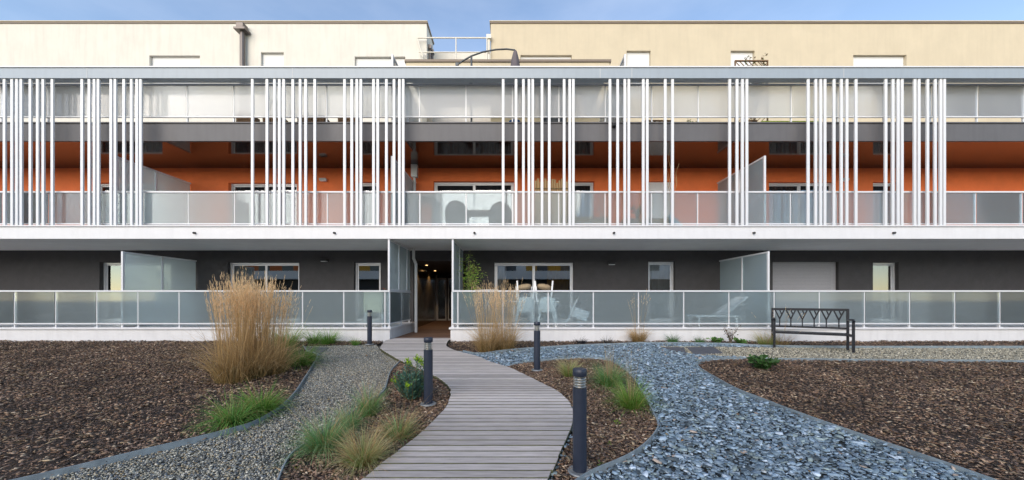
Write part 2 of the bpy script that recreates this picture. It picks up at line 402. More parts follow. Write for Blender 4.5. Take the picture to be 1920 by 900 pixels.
score = np.where(vis, size / Y, 0); big = np.argsort(-score)[:300]; rest = np.setdiff1d(np.arange(n), big)
F = (np.array(PF)[None] + (np.arange(len(rest))*12)[:,None,None]).reshape(-1,4)
tag(npmesh('slate_chips', V[rest].reshape(-1,3), F, np.repeat(ccol[rest], 12, 0), 'tint_stone', sp), kind='stuff')
for k in big:
    npmesh('slate_chip', V[k], np.array(PF), np.repeat(ccol[k][None], 12, 0), 'tint_stone', sp)

# bark mulch
BK = [(.235,.150,.105),(.125,.083,.066),(.37,.255,.175),(.05,.036,.031),(.56,.44,.32),(.21,.115,.068)]
BKP = [.30,.26,.16,.14,.05,.09]
for nm, poly, dens in (('mulch_bed', left_bed, 1300), ('mulch_bed', cl_bed, 4200), ('mulch_bed', cr_bed, 4200), ('mulch_bed', r_bed, 1500), ('mulch_bed', back_bed, 900)):
    b = sheet(nm, poly, 'soil', -.003)
    X, Y = sample(poly, dens, [deck_poly])
    pebbles('bark_chips', X, Y, .007, .036, (.16, .5), (.10, .3), BK, BKP, (-.002, .024), 'tint', b, tilt=.35, jit=.35)
    if poly is not back_bed:
        m2 = int(len(X) * .03); k = rng.choice(len(X), m2, replace=False)     # loose dry straws among the bark
        pebbles('straw_litter', X[k], Y[k], .03, .07, (.03, .06), (.03, .06), [(.36,.27,.17),(.22,.15,.09)], [.5,.5], (.012, .03), 'tint', b, tilt=.25, jit=.1)
    edge = {id(left_bed): left_edge_s, id(cl_bed): cl_edge, id(cr_bed): cr_edge, id(r_bed): r_edge, id(back_bed): back_edge}[id(poly)]
    e = MB(); pts = edge
    T = .006; nrm = []
    for i in range(len(pts)):
        a, c = pts[max(i-1,0)], pts[min(i+1, len(pts)-1)]; d = Vector((c[0]-a[0], c[1]-a[1])).normalized(); nrm.append((-d.y*T, d.x*T))
    vv = []
    for (x, y), (nx, ny) in zip(pts, nrm):
        z = gz(y); hh = .062 + .006*math.sin(x*3.1+y*1.7)
        vv += [(x-nx,y-ny,z-.04),(x+nx,y+ny,z-.04),(x+nx,y+ny,z+hh),(x-nx,y-ny,z+hh)]
    ff = []
    for i in range(len(pts)-1):
        for a in range(4): ff.append((i*4+a, i*4+(a+1)%4, i*4+4+(a+1)%4, i*4+4+a))
    e.poly(vv, ff).build('edging', 'edging', b)

# blown leaves caught in the stones
for par, poly, dn in ((sp, slate_poly, 5), (gp, gravel_poly, 5)):
    X, Y = sample(poly, dn, [deck_poly, cr_bed, r_bed])
    pebbles('leaf_litter', X, Y, .012, .028, (.5, .8), (.03, .06), [(.30,.15,.05),(.22,.13,.06),(.36,.26,.12)], [.4,.35,.25], (.012, .0199) if par is gp else (.034, .046), 'tint', par, tilt=.3)
# boardwalk: one object per plank, ends sawn to the curve
def at_y(line, y):
    for (xa, ya), (xb, yb) in zip(line[:-1], line[1:]):
        if (ya - y) * (yb - y) <= 0 and ya != yb: return xa + (xb-xa) * (y-ya)/(yb-ya)
    return line[0][0] if y < line[0][1] else line[-1][0]
deck = tag(empty('boardwalk'), kind='structure')
pitch, gap = .113, .009
y = 2.42
while y < 9.64:
    y1 = min(y + pitch - gap, 9.655)
    z0 = gz(y)+DZ + random.uniform(-.0015, .0015); z1 = z0 + (y1-y)*.0537
    ov = [random.uniform(-.007, .007) for _ in range(2)]
    xl0, xl1, xr0, xr1 = at_y(deckL,y)+ov[0], at_y(deckL,y1)+ov[0], at_y(deckR,y)+ov[1], at_y(deckR,y1)+ov[1]
    b = .005
    MB().poly([(xl0,y,z0-.028),(xr0,y,z0-.028),(xr1,y1,z1-.028),(xl1,y1,z1-.028),
               (xl0,y,z0-b),(xr0,y,z0-b),(xr1,y1,z1-b),(xl1,y1,z1-b),
               (xl0+b,y+b,z0),(xr0-b,y+b,z0),(xr1-b,y1-b,z1),(xl1+b,y1-b,z1)],
              [(3,2,1,0),(0,1,5,4),(1,2,6,5),(2,3,7,6),(3,0,4,7),(4,5,9,8),(5,6,10,9),(6,7,11,10),(7,4,8,11),(8,9,10,11)]).build('plank', 'deck_wood', deck)
    pl = C.objects[-1].data; pl.materials.append(MATS['deck_edge'])
    for k_ in (1,2,3,4,5,7): pl.polygons[k_].material_index = 1
    y += pitch
for line, sgn in ((deckL, 1), (deckR, -1)):
    vv = []; ff = []
    for (x, yy) in line:
        z = gz(yy) + DZ - .03
        vv += [(x+sgn*.03, yy, z-.08), (x+sgn*.03, yy, z), (x+sgn*.07, yy, z), (x+sgn*.07, yy, z-.08)]
    for i in range(len(line)-1):
        for a in range(4): ff.append((i*4+a, i*4+(a+1)%4, i*4+4+(a+1)%4, i*4+4+a))
    MB().poly(vv, ff).build('edge_board', 'deck_edge', deck)
FLZ = .072
porch = tag(empty('passage_floor'), kind='structure')
y = 9.668
while y < 18.2:
    xl = -3.37 if y < 12.2 else -4.3
    b = MB(); b.box(xl, -1.72, y, y+.134, FLZ-.03, FLZ+random.uniform(-.002,.002)); b.build('plank', 'deck_brown' if y > 9.9 else 'deck_wood', porch); y += .142

# paving slabs lying in the gravel
def slab(pts, label):
    pp = P(pts); z = [gz(p[1]) for p in pp]; n = len(pp)
    m = MB().poly([(x, y, a-.02) for (x, y), a in zip(pp, z)] + [(x, y, a+.022) for (x, y), a in zip(pp, z)],
                  [tuple(range(n, 2*n))] + [(i, (i+1)%n, n+(i+1)%n, n+i) for i in range(n)])
    tag(m.build('paving_slab', 'slab_stone', bevel=.004), label, 'paving slab', 'slate paving slabs')
slab([(1236,664),(1288,666),(1282,652.5),(1229,652)], 'dark slate paving slab between the blue chippings and the beige gravel, left of two')
slab([(1302,666),(1356,663),(1337,651.5),(1287,652.5)], 'dark slate paving slab in the beige gravel, right of two')
slab([(574,664),(600,665),(617,653),(583,652)], 'dark slate paving slab at the top of the gravel path beside the green sedge')

# ------------------------------------------------------------------ the apartment building
X0, X1 = -21.0, 21.0
YF, YW, YA = 9.7, 12.1, 13.2
bld = tag(empty('apartment_building', (0, YF, 0)), 'apartment building with white vertical slats, orange first floor wall and satin glass balconies', 'building')
def part(mb, name, m, bevel=0, parent=None):
    o = mb.build(name, m, None, bevel); 
    if parent is None:
        o.parent = bld; o.matrix_parent_inverse.identity(); o.location = (0, -YF, 0)
    else: o.parent = parent
    return o
def pbox(name, m, b, bevel=0, parent=None): return part(MB().box(*b), name, m, bevel, parent)

def holed_wall(name, x0, x1, z0, z1, y, holes, m, depth=.18):
    xs = sorted({x0, x1, *[h[0] for h in holes], *[h[1] for h in holes]}); zs = sorted({z0, z1, *[h[2] for h in holes], *[h[3] for h in holes]})
    b = MB()
    for i in range(len(xs)-1):
        for j in range(len(zs)-1):
            cx, cz = (xs[i]+xs[i+1])/2, (zs[j]+zs[j+1])/2
            if any(h[0] < cx < h[1] and h[2] < cz < h[3] for h in holes): continue
            b.poly([(xs[i],y,zs[j]),(xs[i+1],y,zs[j]),(xs[i+1],y,zs[j+1]),(xs[i],y,zs[j+1])], [(0,1,2,3)])
    for a, c, d, e in holes:
        y2 = y + depth
        b.poly([(a,y,d),(a,y2,d),(a,y2,e),(a,y,e)], [(0,1,2,3)]).poly([(c,y,d),(c,y,e),(c,y2,e),(c,y2,d)], [(0,1,2,3)])
        b.poly([(a,y,e),(a,y2,e),(c,y2,e),(c,y,e)], [(0,1,2,3)])
        b.poly([(a,y,d),(c,y,d),(c,y2,d),(a,y2,d)], [(0,1,2,3)])
    b.poly([(x0,y+.4,z0),(x1,y+.4,z0),(x1,y+.4,z1),(x0,y+.4,z1)], []) 
    return part(b, name, m)
def window(x0, x1, z0, z1, y, leaves=1, blind=None, frame='frame_grey', fw=.06, blind_m='curtain', glass=True, inset=.12, stile=None):
    """frame > pane, mullion, blind"""
    yy = y + inset; b = MB()
    b.box(x0, x0+fw, yy, yy+.07, z0, z1).box(x1-fw, x1, yy, yy+.07, z0, z1).box(x0+fw, x1-fw, yy, yy+.07, z1-fw, z1).box(x0+fw, x1-fw, yy, yy+.07, z0, z0+fw)
    w_ = part(b, 'window', frame, .004)
    xa, xb = x0+fw, x1-fw; st = (xb-xa)/leaves
    for k in range(leaves):
        a, c = xa+k*st, xa+(k+1)*st; off = .012 if k % 2 else .036; f2 = .045
        s = MB(); q = yy+off
        s.box(a, a+f2, q, q+.03, z0+fw, z1-fw).box(c-f2, c, q, q+.03, z0+fw, z1-fw).box(a+f2, c-f2, q, q+.03, z1-fw-f2, z1-fw).box(a+f2, c-f2, q, q+.03, z0+fw, z0+fw+f2)
        part(s, 'sash', frame, .003, w_)
        if glass:
            part(MB().poly([(a+f2,q+.014,z0+fw+f2),(c-f2,q+.014,z0+fw+f2),(c-f2,q+.014,z1-fw-f2),(a+f2,q+.014,z1-fw-f2)], [(0,1,2,3)]), 'pane', 'window_glass', 0, w_)
    if blind == 'shutter':
        s = MB(); z = z0+.01; q = y + .10
        while z < z1-.02: s.box(x0+.01, x1-.01, q, q+.012, z, min(z+.05, z1)-.004); z += .05
        part(s, 'roller_shutter', blind_m, 0, w_)
    elif blind:
        f0, f1 = blind
        zc0, zc1 = z0 + (z1-z0)*f0, z0 + (z1-z0)*f1
        n = max(6, int((x1-x0)*14)); pts = []
        for k in range(n+1):
            xx = x0 + (x1-x0)*k/n; pts += [(xx, yy+.16+.02*math.sin(k*1.9), zc0), (xx, yy+.16+.02*math.sin(k*1.9), zc1)]
        part(MB().poly(pts, [(2*k, 2*k+2, 2*k+3, 2*k+1) for k in range(n)]), 'curtain', blind_m, 0, w_)
    return w_

FZ = .39          # terrace floor
# ground floor openings (passage first)
gh = [(-3.44, -1.6, FLZ-.02, 2.52), (-9.93,-7.43,FZ,2.467), (-5.52,-4.59,FZ,2.467), (-.62,2.15,FZ,2.467), (4.76,5.69,FZ,2.50), (9.1,11.4,FZ,2.49), (-14.4,-11.9,FZ,2.467), (12.6,13.5,FZ,2.467)]
holed_wall('ground_floor_wall', X0, X1, 0, 2.88, YW, gh, 'dark_render')
window(*gh[1], YW, 2, (0, .55), blind_m='curtain_dark'); window(*gh[2], YW, 1, (0, .3), blind_m='curtain_dark')
window(*gh[3], YW, 2); window(*gh[4], YW, 1, (.32, 1), blind_m='blind_white')
window(*gh[5], YW, 1, 'shutter', blind_m='shutter_grey'); window(*gh[6], YW, 2, (0, 1), blind_m='curtain_dark'); window(*gh[7], YW, 1, (.4, 1), blind_m='blind_white')
part(MB().poly([(1.25+.06*k, YW+.3+.025*(k%2), FZ) for k in range(14)] + [(1.25+.06*k, YW+.3+.025*(k%2), 2.4) for k in range(14)], [(k,k+1,k+15,k+14) for k in range(13)]), 'curtain', 'curtain_ochre')
# first floor
S1 = 3.2
fh = [(-9.9,-7.5,S1,5.25), (-5.5,-4.66,S1,5.28), (-2.74,.07,S1,5.3), (2.0,2.87,S1,5.3), (4.76,5.66,S1,5.30), (8.97,11.3,S1,5.28), (-14.6,-12.2,S1,5.25), (12.6,13.5,S1,5.28)]
holed_wall('first_floor_wall', X0, X1, S1, 5.76, YW, fh, 'orange_render')
for k, h in enumerate(fh):
    window(*h, YW, 2 if h[1]-h[0] > 1.5 else 1, 'shutter' if k == 4 else (0, .98), blind_m='blind_white' if k == 4 else 'curtain_dark')
part(MB().poly([(-.56+.05*k, YW+.3+.02*(k%2), FZ) for k in range(8)] + [(-.56+.05*k, YW+.3+.02*(k%2), 2.4) for k in range(8)], [(k,k+1,k+9,k+8) for k in range(7)]), 'curtain', 'blind_white')
# storeys inside: rooms behind the openings
pbox('room_back_wall', 'interior', (X0, X1, 16.0, 16.2, 2.62, 8.0)); 
pbox('room_back_wall', 'interior', (-1.5, X1, 15.4, 15.6, FZ, 2.6)); pbox('room_back_wall', 'interior', (X0, -4.5, 15.4, 15.6, FZ, 2.6))
pbox('room_floor', 'interior', (-1.5, X1, 12.29, 15.4, .20, FZ)); pbox('room_floor', 'interior', (X0, -4.5, 12.29, 15.4, .20, FZ))
pbox('partition_wall', 'interior', (-1.59, -1.50, 12.29, 18.4, 0, 2.6)); pbox('partition_wall', 'interior', (-4.5, -4.42, 12.29, 18.4, 0, 2.6))
pbox('rear_wall', 'dark_render', (X0, X1, 18.6, 18.9, 0, 10.0)); pbox('end_wall', 'dark_render', (X0-.3, X0, YF, 18.9, 0, 8.0)); pbox('end_wall', 'dark_render', (X1, X1+.3, YF, 18.9, 0, 8.0))
# passage: glossy side panel, door, downlights
part(MB().poly([(-3.62,12.29,0),(-3.96,18.3,0),(-3.96,18.3,2.6),(-3.62,12.29,2.6)], [(0,1,2,3)]), 'lobby_panel', 'lobby_panel')
pbox('lobby_ceiling', 'dark_render', (-4.4, -1.6, 12.29, 18.4, 2.53, 2.6))
dr = pbox('entrance_door', 'white_metal', (-3.94, -3.90, 18.05, 18.12, FLZ, 2.45))
for a, c in ((-3.90,-3.42), (-3.34,-2.8)):
    part(MB().box(a, a+.05, 18.05, 18.11, FLZ+.08, 2.2).box(c-.05, c, 18.05, 18.11, FLZ+.08, 2.2).box(a, c, 18.051, 18.109, FLZ, FLZ+.08).box(a, c, 18.051, 18.109, 2.2, 2.28), 'door_leaf', 'white_metal', 0, dr)
    part(MB().poly([(a+.05,18.08,FLZ+.08),(c-.05,18.08,FLZ+.08),(c-.05,18.08,2.2),(a+.05,18.08,2.2)], [(0,1,2,3)]), 'pane', 'window_glass', 0, dr)
pbox('lobby_wall', 'dark_render', (-4.4, -1.6, 18.3, 18.4, 0, 2.52))
for (x, y_) in ((-3.30, 13.4), (-3.55, 16.0)):
    lp = part(MB().lathe([(.07,0),(.07,-.03),(.05,-.035)], 16, (x, y_, 2.529)), 'downlight', 'lamp_grey')
    part(MB().lathe([(.045,0),(.045,-.006)], 16, (x, y_, 2.492)), 'bulb', 'downlight', 0, lp)
    ld = bpy.data.lights.new('downlight_lamp', 'SPOT'); ld.energy = 14; ld.color = (1,.68,.36); ld.spot_size = R(110); ld.shadow_soft_size = .05
    lo = bpy.data.objects.new('downlight_lamp', ld); C.objects.link(lo); lo.parent = bld; lo.location = (x, y_-YF, 2.47)

# plinths of the ground-floor terraces
def plinth(x0, x1):
    pbox('plinth', 'plinth_white', (x0, x1, YF, YW+.005, -.15, .335))
    pbox('plinth_coping', 'white_paint', (x0-.04, x1+.04, YF-.045, YW+.005, .337, FZ), .006)
plinth(X0, -3.42); plinth(-1.72, X1)
# first-floor slab
pbox('floor_slab', 'slab_under', (X0, X1, YF+.05, 18.55, 2.884, S1-.003))
pbox('slab_fascia', 'white_paint', (X0, X1, YF-.03, YF+.048, 2.865, S1), .004)
pbox('slab_ledge', 'white_paint', (X0, X1, YF-.07, YF+.06, S1+.002, S1+.04), .004)
# second-floor slab with glossy soffit and grey fascia
pbox('soffit', 'gloss_soffit', (X0, X1, 10.03, YW-.003, 5.752, 5.78))
pbox('floor_slab', 'grey_fascia', (X0, X1, 10.06, 18.55, 5.782, 6.15))
pbox('slab_fascia', 'grey_fascia', (X0, X1, 9.99, 10.058, 5.74, 6.24))
pbox('fascia_cap', 'grey_fascia', (X0, X1, 9.96, 10.09, 6.242, 6.275))
# top beam
for xs_ in (2.44, 3.32, -6.1, -11.8, 9.2): pbox('beam_seam', 'lamp_grey', (xs_, xs_+.012, 9.6165, 9.6195, 7.32, 7.598))
bm_ = pbox('top_beam', 'beam_metal', (X0, X1, 9.62, 9.84, 7.315, 7.60), .004)
part(MB().box(X0, X1, 9.59, 9.87, 7.602, 7.635), 'beam_cap', 'white_metal', .003, bm_)
pbox('beam_soffit', 'beam_metal', (X0, X1, 9.842, 9.93, 7.40, 7.44))
# vertical slats
sl = [475.6,502.8,516.9,526,534,551,564.7,575,592,647.6,661,670.5,678,701.7,709.5,725.7,739.9,750,757,
      943.5,967.5,981.3,991.7,998.7,1016,1029.6,1057.3,1067.7,1074.4,1142.8,1157.2,1170.5,1178,1205,1212.4,1246,1259.6,1366.3,1379.9,1390,1398.3]
sl += [u + 1010 for u in sl if 495 < u < 900] + [u - 490 for u in sl if 495 < u < 900]
proto = None
for u in sl:
    x = (u - 960) / 67.0
    if abs(x) > 16: continue
    if proto is None:
        proto = part(MB().box(-.036, .036, -.020, .020, 3.242, 7.313), 'slat', 'white_metal', .004); o = proto
    else:
        o = proto.copy(); C.objects.link(o)
    o.location = (x, 9.665-YF, 0)
# overflow spouts
for u in (629, 890, 1150, 1411, 1672, 368):
    x = (u-960)/67
    part(MB().tube([(x, YF-.02, 3.03), (x, YF-.09, 3.02)], .03, 10), 'overflow_spout', 'lamp_dark')

# railings: rails > posts, panes
def railing(x0, x1, y, zb, zt, joints, mglass, rail_top='white_metal', post_z0=None, bracket=True):
    b = MB().box(x0, x1, y-.03, y+.03, zt-.045, zt).box(x0, x1, y-.02, y+.02, zb, zb+.035)
    r_ = part(b, 'railing', rail_top, .005)
    js = sorted([j for j in joints if x0+.05 < j < x1-.05]); ed = [x0+.01] + js + [x1-.01]
    for a, c in zip(ed[:-1], ed[1:]):
        part(MB().box(a+.02, c-.02, y-.005, y+.005, zb+.037, zt-.047), 'glass_pane', mglass, 0, r_)
    for j in [x0+.03] + js + [x1-.03]:
        q = MB().box(j-.017, j+.017, y+.008, y+.05, post_z0, zt-.047)
        if bracket: q.box(j-.05, j+.05, y-.025, y+.06, post_z0, post_z0+.012)
        part(q, 'post', 'white_metal', 0, r_)
    return r_
lj = [(565.5-960)/67 - 1.157*k for k in range(-2, 10)]
railing(-15.9, -3.42, YF+.04, .475, 1.43, lj, 'satin_glass', post_z0=FZ)
rj = [(943-960)/67 + 1.27*k for k in range(-1, 14)]
railing(-1.69, 15.9, YF+.04, .475, 1.43, rj, 'satin_glass', post_z0=FZ)
fj = [(960.8-960)/67 + 1.309*k for k in range(-13, 14)]
railing(-15.9, 15.9, YF+.09, S1+.085, 4.225, fj, 'satin_glass', post_z0=S1+.001, bracket=False)
tj = [(960.8-960)/65 + 1.345*k for k in range(-13, 14)]
railing(-15.9, 15.9, 10.02, 6.425, 7.40, tj, 'satin_glass_pale', post_z0=6.276, bracket=False)
# returns of the ground-floor railings along the passage
def side_rail(x, y0, y1, zb, zt, posts, m):
    b = MB().box(x-.03, x+.03, y0, y1, zt-.046, zt-.001).box(x-.02, x+.02, y0, y1, zb, zb+.034)
    r_ = part(b, 'side_railing', 'white_metal', .004)
    for a, c in zip(posts[:-1], posts[1:]):
        part(MB().box(x-.005, x+.005, a+.02, c-.02, zb+.037, zt-.048), 'glass_pane', m, 0, r_)
    for j in posts: part(MB().box(x-.05, x-.008, j-.017, j+.017, FZ, zt-.048), 'post', 'white_metal', 0, r_)
side_rail(-3.45, YF+.075, 11.75, .475, 1.43, [9.8, 10.9, 11.72], 'satin_glass')
side_rail(-1.66, YF+.075, 11.75, .475, 1.43, [9.8, 10.9, 11.72], 'satin_glass')
# partition screens between terraces
def screen(x, y0, y1, z0, z1, posts, m='screen_glass', w=.045):
    b = MB().box(x-w/2, x+w/2, y0, y1, z1-.045, z1).box(x-w/2, x+w/2, y0, y1, z0, z0+.04).box(x-w/2-.004, x+w/2+.004, y0-.055, y0-.001, z0, z1+.002)
    for p_ in posts: b.box(x-w/2-.002, x+w/2+.002, p_-.025, p_+.025, z0+.041, z1-.046)
    s = part(b, 'partition_screen', 'white_metal', .003)
    e = [y0] + posts + [y1]
    for a, c in zip(e[:-1], e[1:]): part(MB().box(x-.005, x+.005, a+.026, c-.026, z0+.042, z1-.047), 'glass_pane', m, 0, s)
screen(-3.45, YF+.06, 11.75, 1.432, 2.86, [10.55, 11.35]); screen(-1.66, YF+.06, 11.75, 1.432, 2.86, [10.9])
screen(7.24, YF+.13, YW-.02, FZ, 2.53, [10.9])
screen(-3.40, YF+.16, YW-.02, S1, 5.23, [10.9]); screen(7.16, YF+.16, YW-.02, S1, 5.24, [10.9])
screen(-3.49, 10.15, 13.1, 6.2, 8.32, [11.6], 'satin_glass_pale'); screen(3.30, 10.15, 13.1, 6.2, 8.32, [11.6], 'satin_glass_pale')
screen(-11.2, YF+.16, YW-.02, S1, 5.23, [10.9]); screen(-11.0, YF+.13, YW-.02, FZ, 2.53, [10.9])
# wall lamps, rain pipes
def bulkhead(u, v, m, w=.24, h=.085):
    x = (u-960)/53.7; z = CAMZ + (561-v)/53.7
    l_ = pbox('wall_lamp', m, (x-w/2, x+w/2, YW-.13, YW-.002, z-h/2, z+h/2), .02)
    part(MB().box(x-w/2+.02, x+w/2-.02, YW-.11, YW-.03, z-h/2-.012, z-h/2-.001), 'diffuser', 'blind_white', 0, l_)
bulkhead(610, 488, 'lamp_dark'); bulkhead(1146, 494, 'lamp_dark'); bulkhead(608, 338, 'lamp_grey'); bulkhead(1580, 338, 'lamp_grey')
part(MB().tube([(-3.30,11.62,2.88),(-3.30,11.62,2.55),(-3.22,11.62,2.36),(-3.22,11.62,FLZ)], .05, 14), 'downpipe', 'pipe_white')
hp = pbox('rain_hopper', 'pipe_white', (-3.42, -3.22, 11.72, 11.90, 5.33, 5.75), .006)
part(MB().tube([(-3.32,11.81,5.325),(-3.32,11.81,S1)], .045, 12).lathe([(.055,0),(.055,.03)], 12, (-3.32,11.81,5.13)), 'downpipe', 'pipe_white', 0, hp)
pbox('security_camera', 'lamp_dark', (2.88, 2.98, 9.86, 9.985, 6.12, 6.2), .01)

# attic storey: two set-back volumes, gap with a railed bridge, canopy
SA = FPX / YA
def ax(u): return (u-960)/SA
def az(v): return CAMZ + (561-v)/SA
AT = az(42)
lh = [(ax(489),ax(532),8.85,az(98)), (ax(665),ax(760),8.85,az(106)), (ax(280),ax(375),8.85,az(104))]
rh = [(ax(976),ax(1072),8.85,az(103)), (ax(1175),ax(1220),8.85,az(95)), (ax(1370),ax(1415),8.85,az(95)), (ax(1600),ax(1700),8.85,az(103))]
holed_wall('attic_wall', X0, ax(800), 6.15, AT, YA, lh, 'attic_white', .2); holed_wall('attic_wall', ax(920), X1, 6.15, AT, YA, rh, 'attic_beige', .2)
for h in lh + rh:
    window(*h, YA, 1, 'shutter', 'white_metal', .05, 'blind_white', inset=.15)
pbox('attic_side_wall', 'attic_white', (ax(800)-.2, ax(800)-.001, YA+.002, 14.3, 6.15, AT)); pbox('attic_side_wall', 'attic_beige', (ax(920)+.001, ax(920)+.2, YA+.002, 14.3, 6.15, AT))
pbox('attic_rear_wall', 'attic_white', (X0, X1, 14.3, 14.5, 6.15, 11.36))
pbox('attic_roof', 'slab_under', (X0, ax(800)-.21, YA+.01, 14.29, AT-.3, AT-.1)); pbox('attic_roof', 'slab_under', (ax(920)+.21, X1, YA+.01, 14.29, AT-.3, AT-.1))
for a, c in ((X0, ax(800)+.04), (ax(920)-.04, X1)):
    cp = pbox('coping', 'attic_beige', (a, c, YA-.05, 14.35, AT+.002, AT+.035)); part(MB().box(a+.01, c-.01, YA-.03, 14.3, AT-.05, AT), 'coping_drip', 'coping_brown', 0, cp)
# canopy over the second-floor terrace
pbox('canopy_soffit', 'white_paint', (-3.35, 3.09, 11.01, YA-.006, 8.47, 8.498))
cnp = pbox('canopy', 'attic_beige', (-3.36, 3.10, 11.0, YA-.004, 8.50, 8.69)); part(MB().box(-3.40, 3.14, 10.96, YA-.004, 8.692, 8.77), 'canopy_edge', 'coping_brown', .004, cnp)
# bridge railing in the gap
ry = 13.05; S2 = FPX/ry
def rx(u): return (u-960)/S2
def rzz(v): return CAMZ + (561-v)/S2
b = MB(); b.tube([(rx(782),ry,rzz(71)),(rx(919),ry,rzz(71))], .025).tube([(rx(784),ry,rzz(98)),(rx(919),ry,rzz(98))], .02)
for u in (855, 913): b.tube([(rx(u),ry,rzz(71)),(rx(u),ry,8.78)], .022)
b.tube([(rx(782),ry,rzz(71)),(rx(793),ry-.02,rzz(108))], .022).tube([(rx(784),ry,rzz(98)),(rx(789),ry,rzz(112))], .02).tube([(rx(793),ry,rzz(98)),(rx(793),ry,8.78)], .02)
part(b, 'roof_railing', 'rail_cream')
part(MB().tube([(ax(917),13.12,11.0),(ax(917),13.12,8.78)], .05, 12).box(ax(917)-.09, ax(917)+.09, 13.03, 13.19, 11.0, 11.15), 'rain_pipe', 'rail_cream')
for dx, yy, zt in ((.06, 13.5, 10.9), (.09, 13.75, 10.9), (.12, 14.1, 10.4)):
    part(MB().tube([(ax(800)+dx, yy, 8.8), (ax(800)+dx, yy, zt)], .045, 10).box(ax(800), ax(800)+dx+.06, yy-.08, yy+.08, zt, zt+.15), 'service_pipe', 'pipe_grey')
fp = part(MB().tube([(ax(460),YA-.14,6.3),(ax(460),YA-.14,az(66))], .085, 16), 'flue_pipe', 'pipe_grey')
part(MB().box(ax(450),ax(471),YA-.33,YA-.02,az(66),az(62)).box(ax(453),ax(466),YA-.28,YA-.03,az(62)+.002,az(52)), 'flue_cowl', 'pipe_grey', .01, fp)

# ------------------------------------------------------------------ the block across the courtyard (behind the viewer)
OY, OH = -24.0, 6.9
opp = tag(empty('facing_apartment_block', (0, OY, gz(0))), 'yellow, orange and white apartment block mirrored in the ground floor windows', 'building')
def opart(name, m, b_): o = MB().box(*b_).build(name, m); o.parent = opp; o.location = (0, -OY, -gz(0)); return o
opart('wall', 'opp_dark', (-46, 34, OY-9, OY-1.2, -.42, 4.0)); 
z = 4.0; k = 0
while z < OH - .5:
    zt = min(z+2.9, OH)
    opart('balcony_band', 'opp_white', (-46, 34, OY-1.3, OY, z, z+1.15))
    for i in range(10):
        xa = -46 + i*8
        opart('wall', ['opp_yellow', 'opp_orange', 'opp_white'][(i+k) % 3], (xa, xa+8, OY-9, OY-1.31, z, zt-.002))
        for d in (1.6, 5.0): opart('window', 'opp_glass', (xa+d, xa+d+1.6, OY-1.305, OY-1.28, z+.9, z+2.3))
    z += 2.9; k += 1
opart('roof', 'opp_white', (-46, 34, OY-9, OY-.6, OH, OH+.25))

# ------------------------------------------------------------------ bollard lights
def make_bollard():
    r_ = empty('bollard_light')
    MB().lathe([(.108,0),(.108,.010),(.10,.014)], 32).build('base_plate', 'galvanised', r_)
    MB().lathe([(.060,.0145),(.060,.735)], 32).build('post', 'bollard_paint', r_)
    MB().lathe([(.036,.736),(.036,.835)], 24).build('lamp_core', 'lens', r_)
    for k in range(4): MB().lathe([(.040,0),(.057,.002),(.057,.006),(.040,.012)], 28, (0,0,.745+.023*k)).build('louvre_ring', 'steel', r_)
    MB().lathe([(.056,.836),(.061,.840),(.061,.893),(.055,.900)], 32).build('cap', 'bollard_paint', r_)
    for k in range(3):
        a = k*2.094+.5; MB().lathe([(.009,0),(.009,.007)], 8, (.085*math.cos(a), .085*math.sin(a), .0145)).build('bolt', 'galvanised', r_)
    return r_
bp0 = make_bollard()
for k, (u, v, lb) in enumerate([(1087,891,'dark blue bollard light nearest the viewer, right of the boardwalk bend'),
        (803,762,'dark blue bollard light beside the blue-green spurge, left of the boardwalk'),
        (1007,697,'dark blue bollard light where boardwalk and slate chippings meet, right side'),
        (693,648,'farthest dark blue bollard light, against the left white plinth')]):
    o = bp0 if k == 0 else copy_tree(bp0)
    x, y = g(u, v); o.location = (x, y, gz(y)+.032); o.rotation_euler.z = k*.7
    tag(o, lb, 'bollard light', 'bollard lights along the boardwalk')

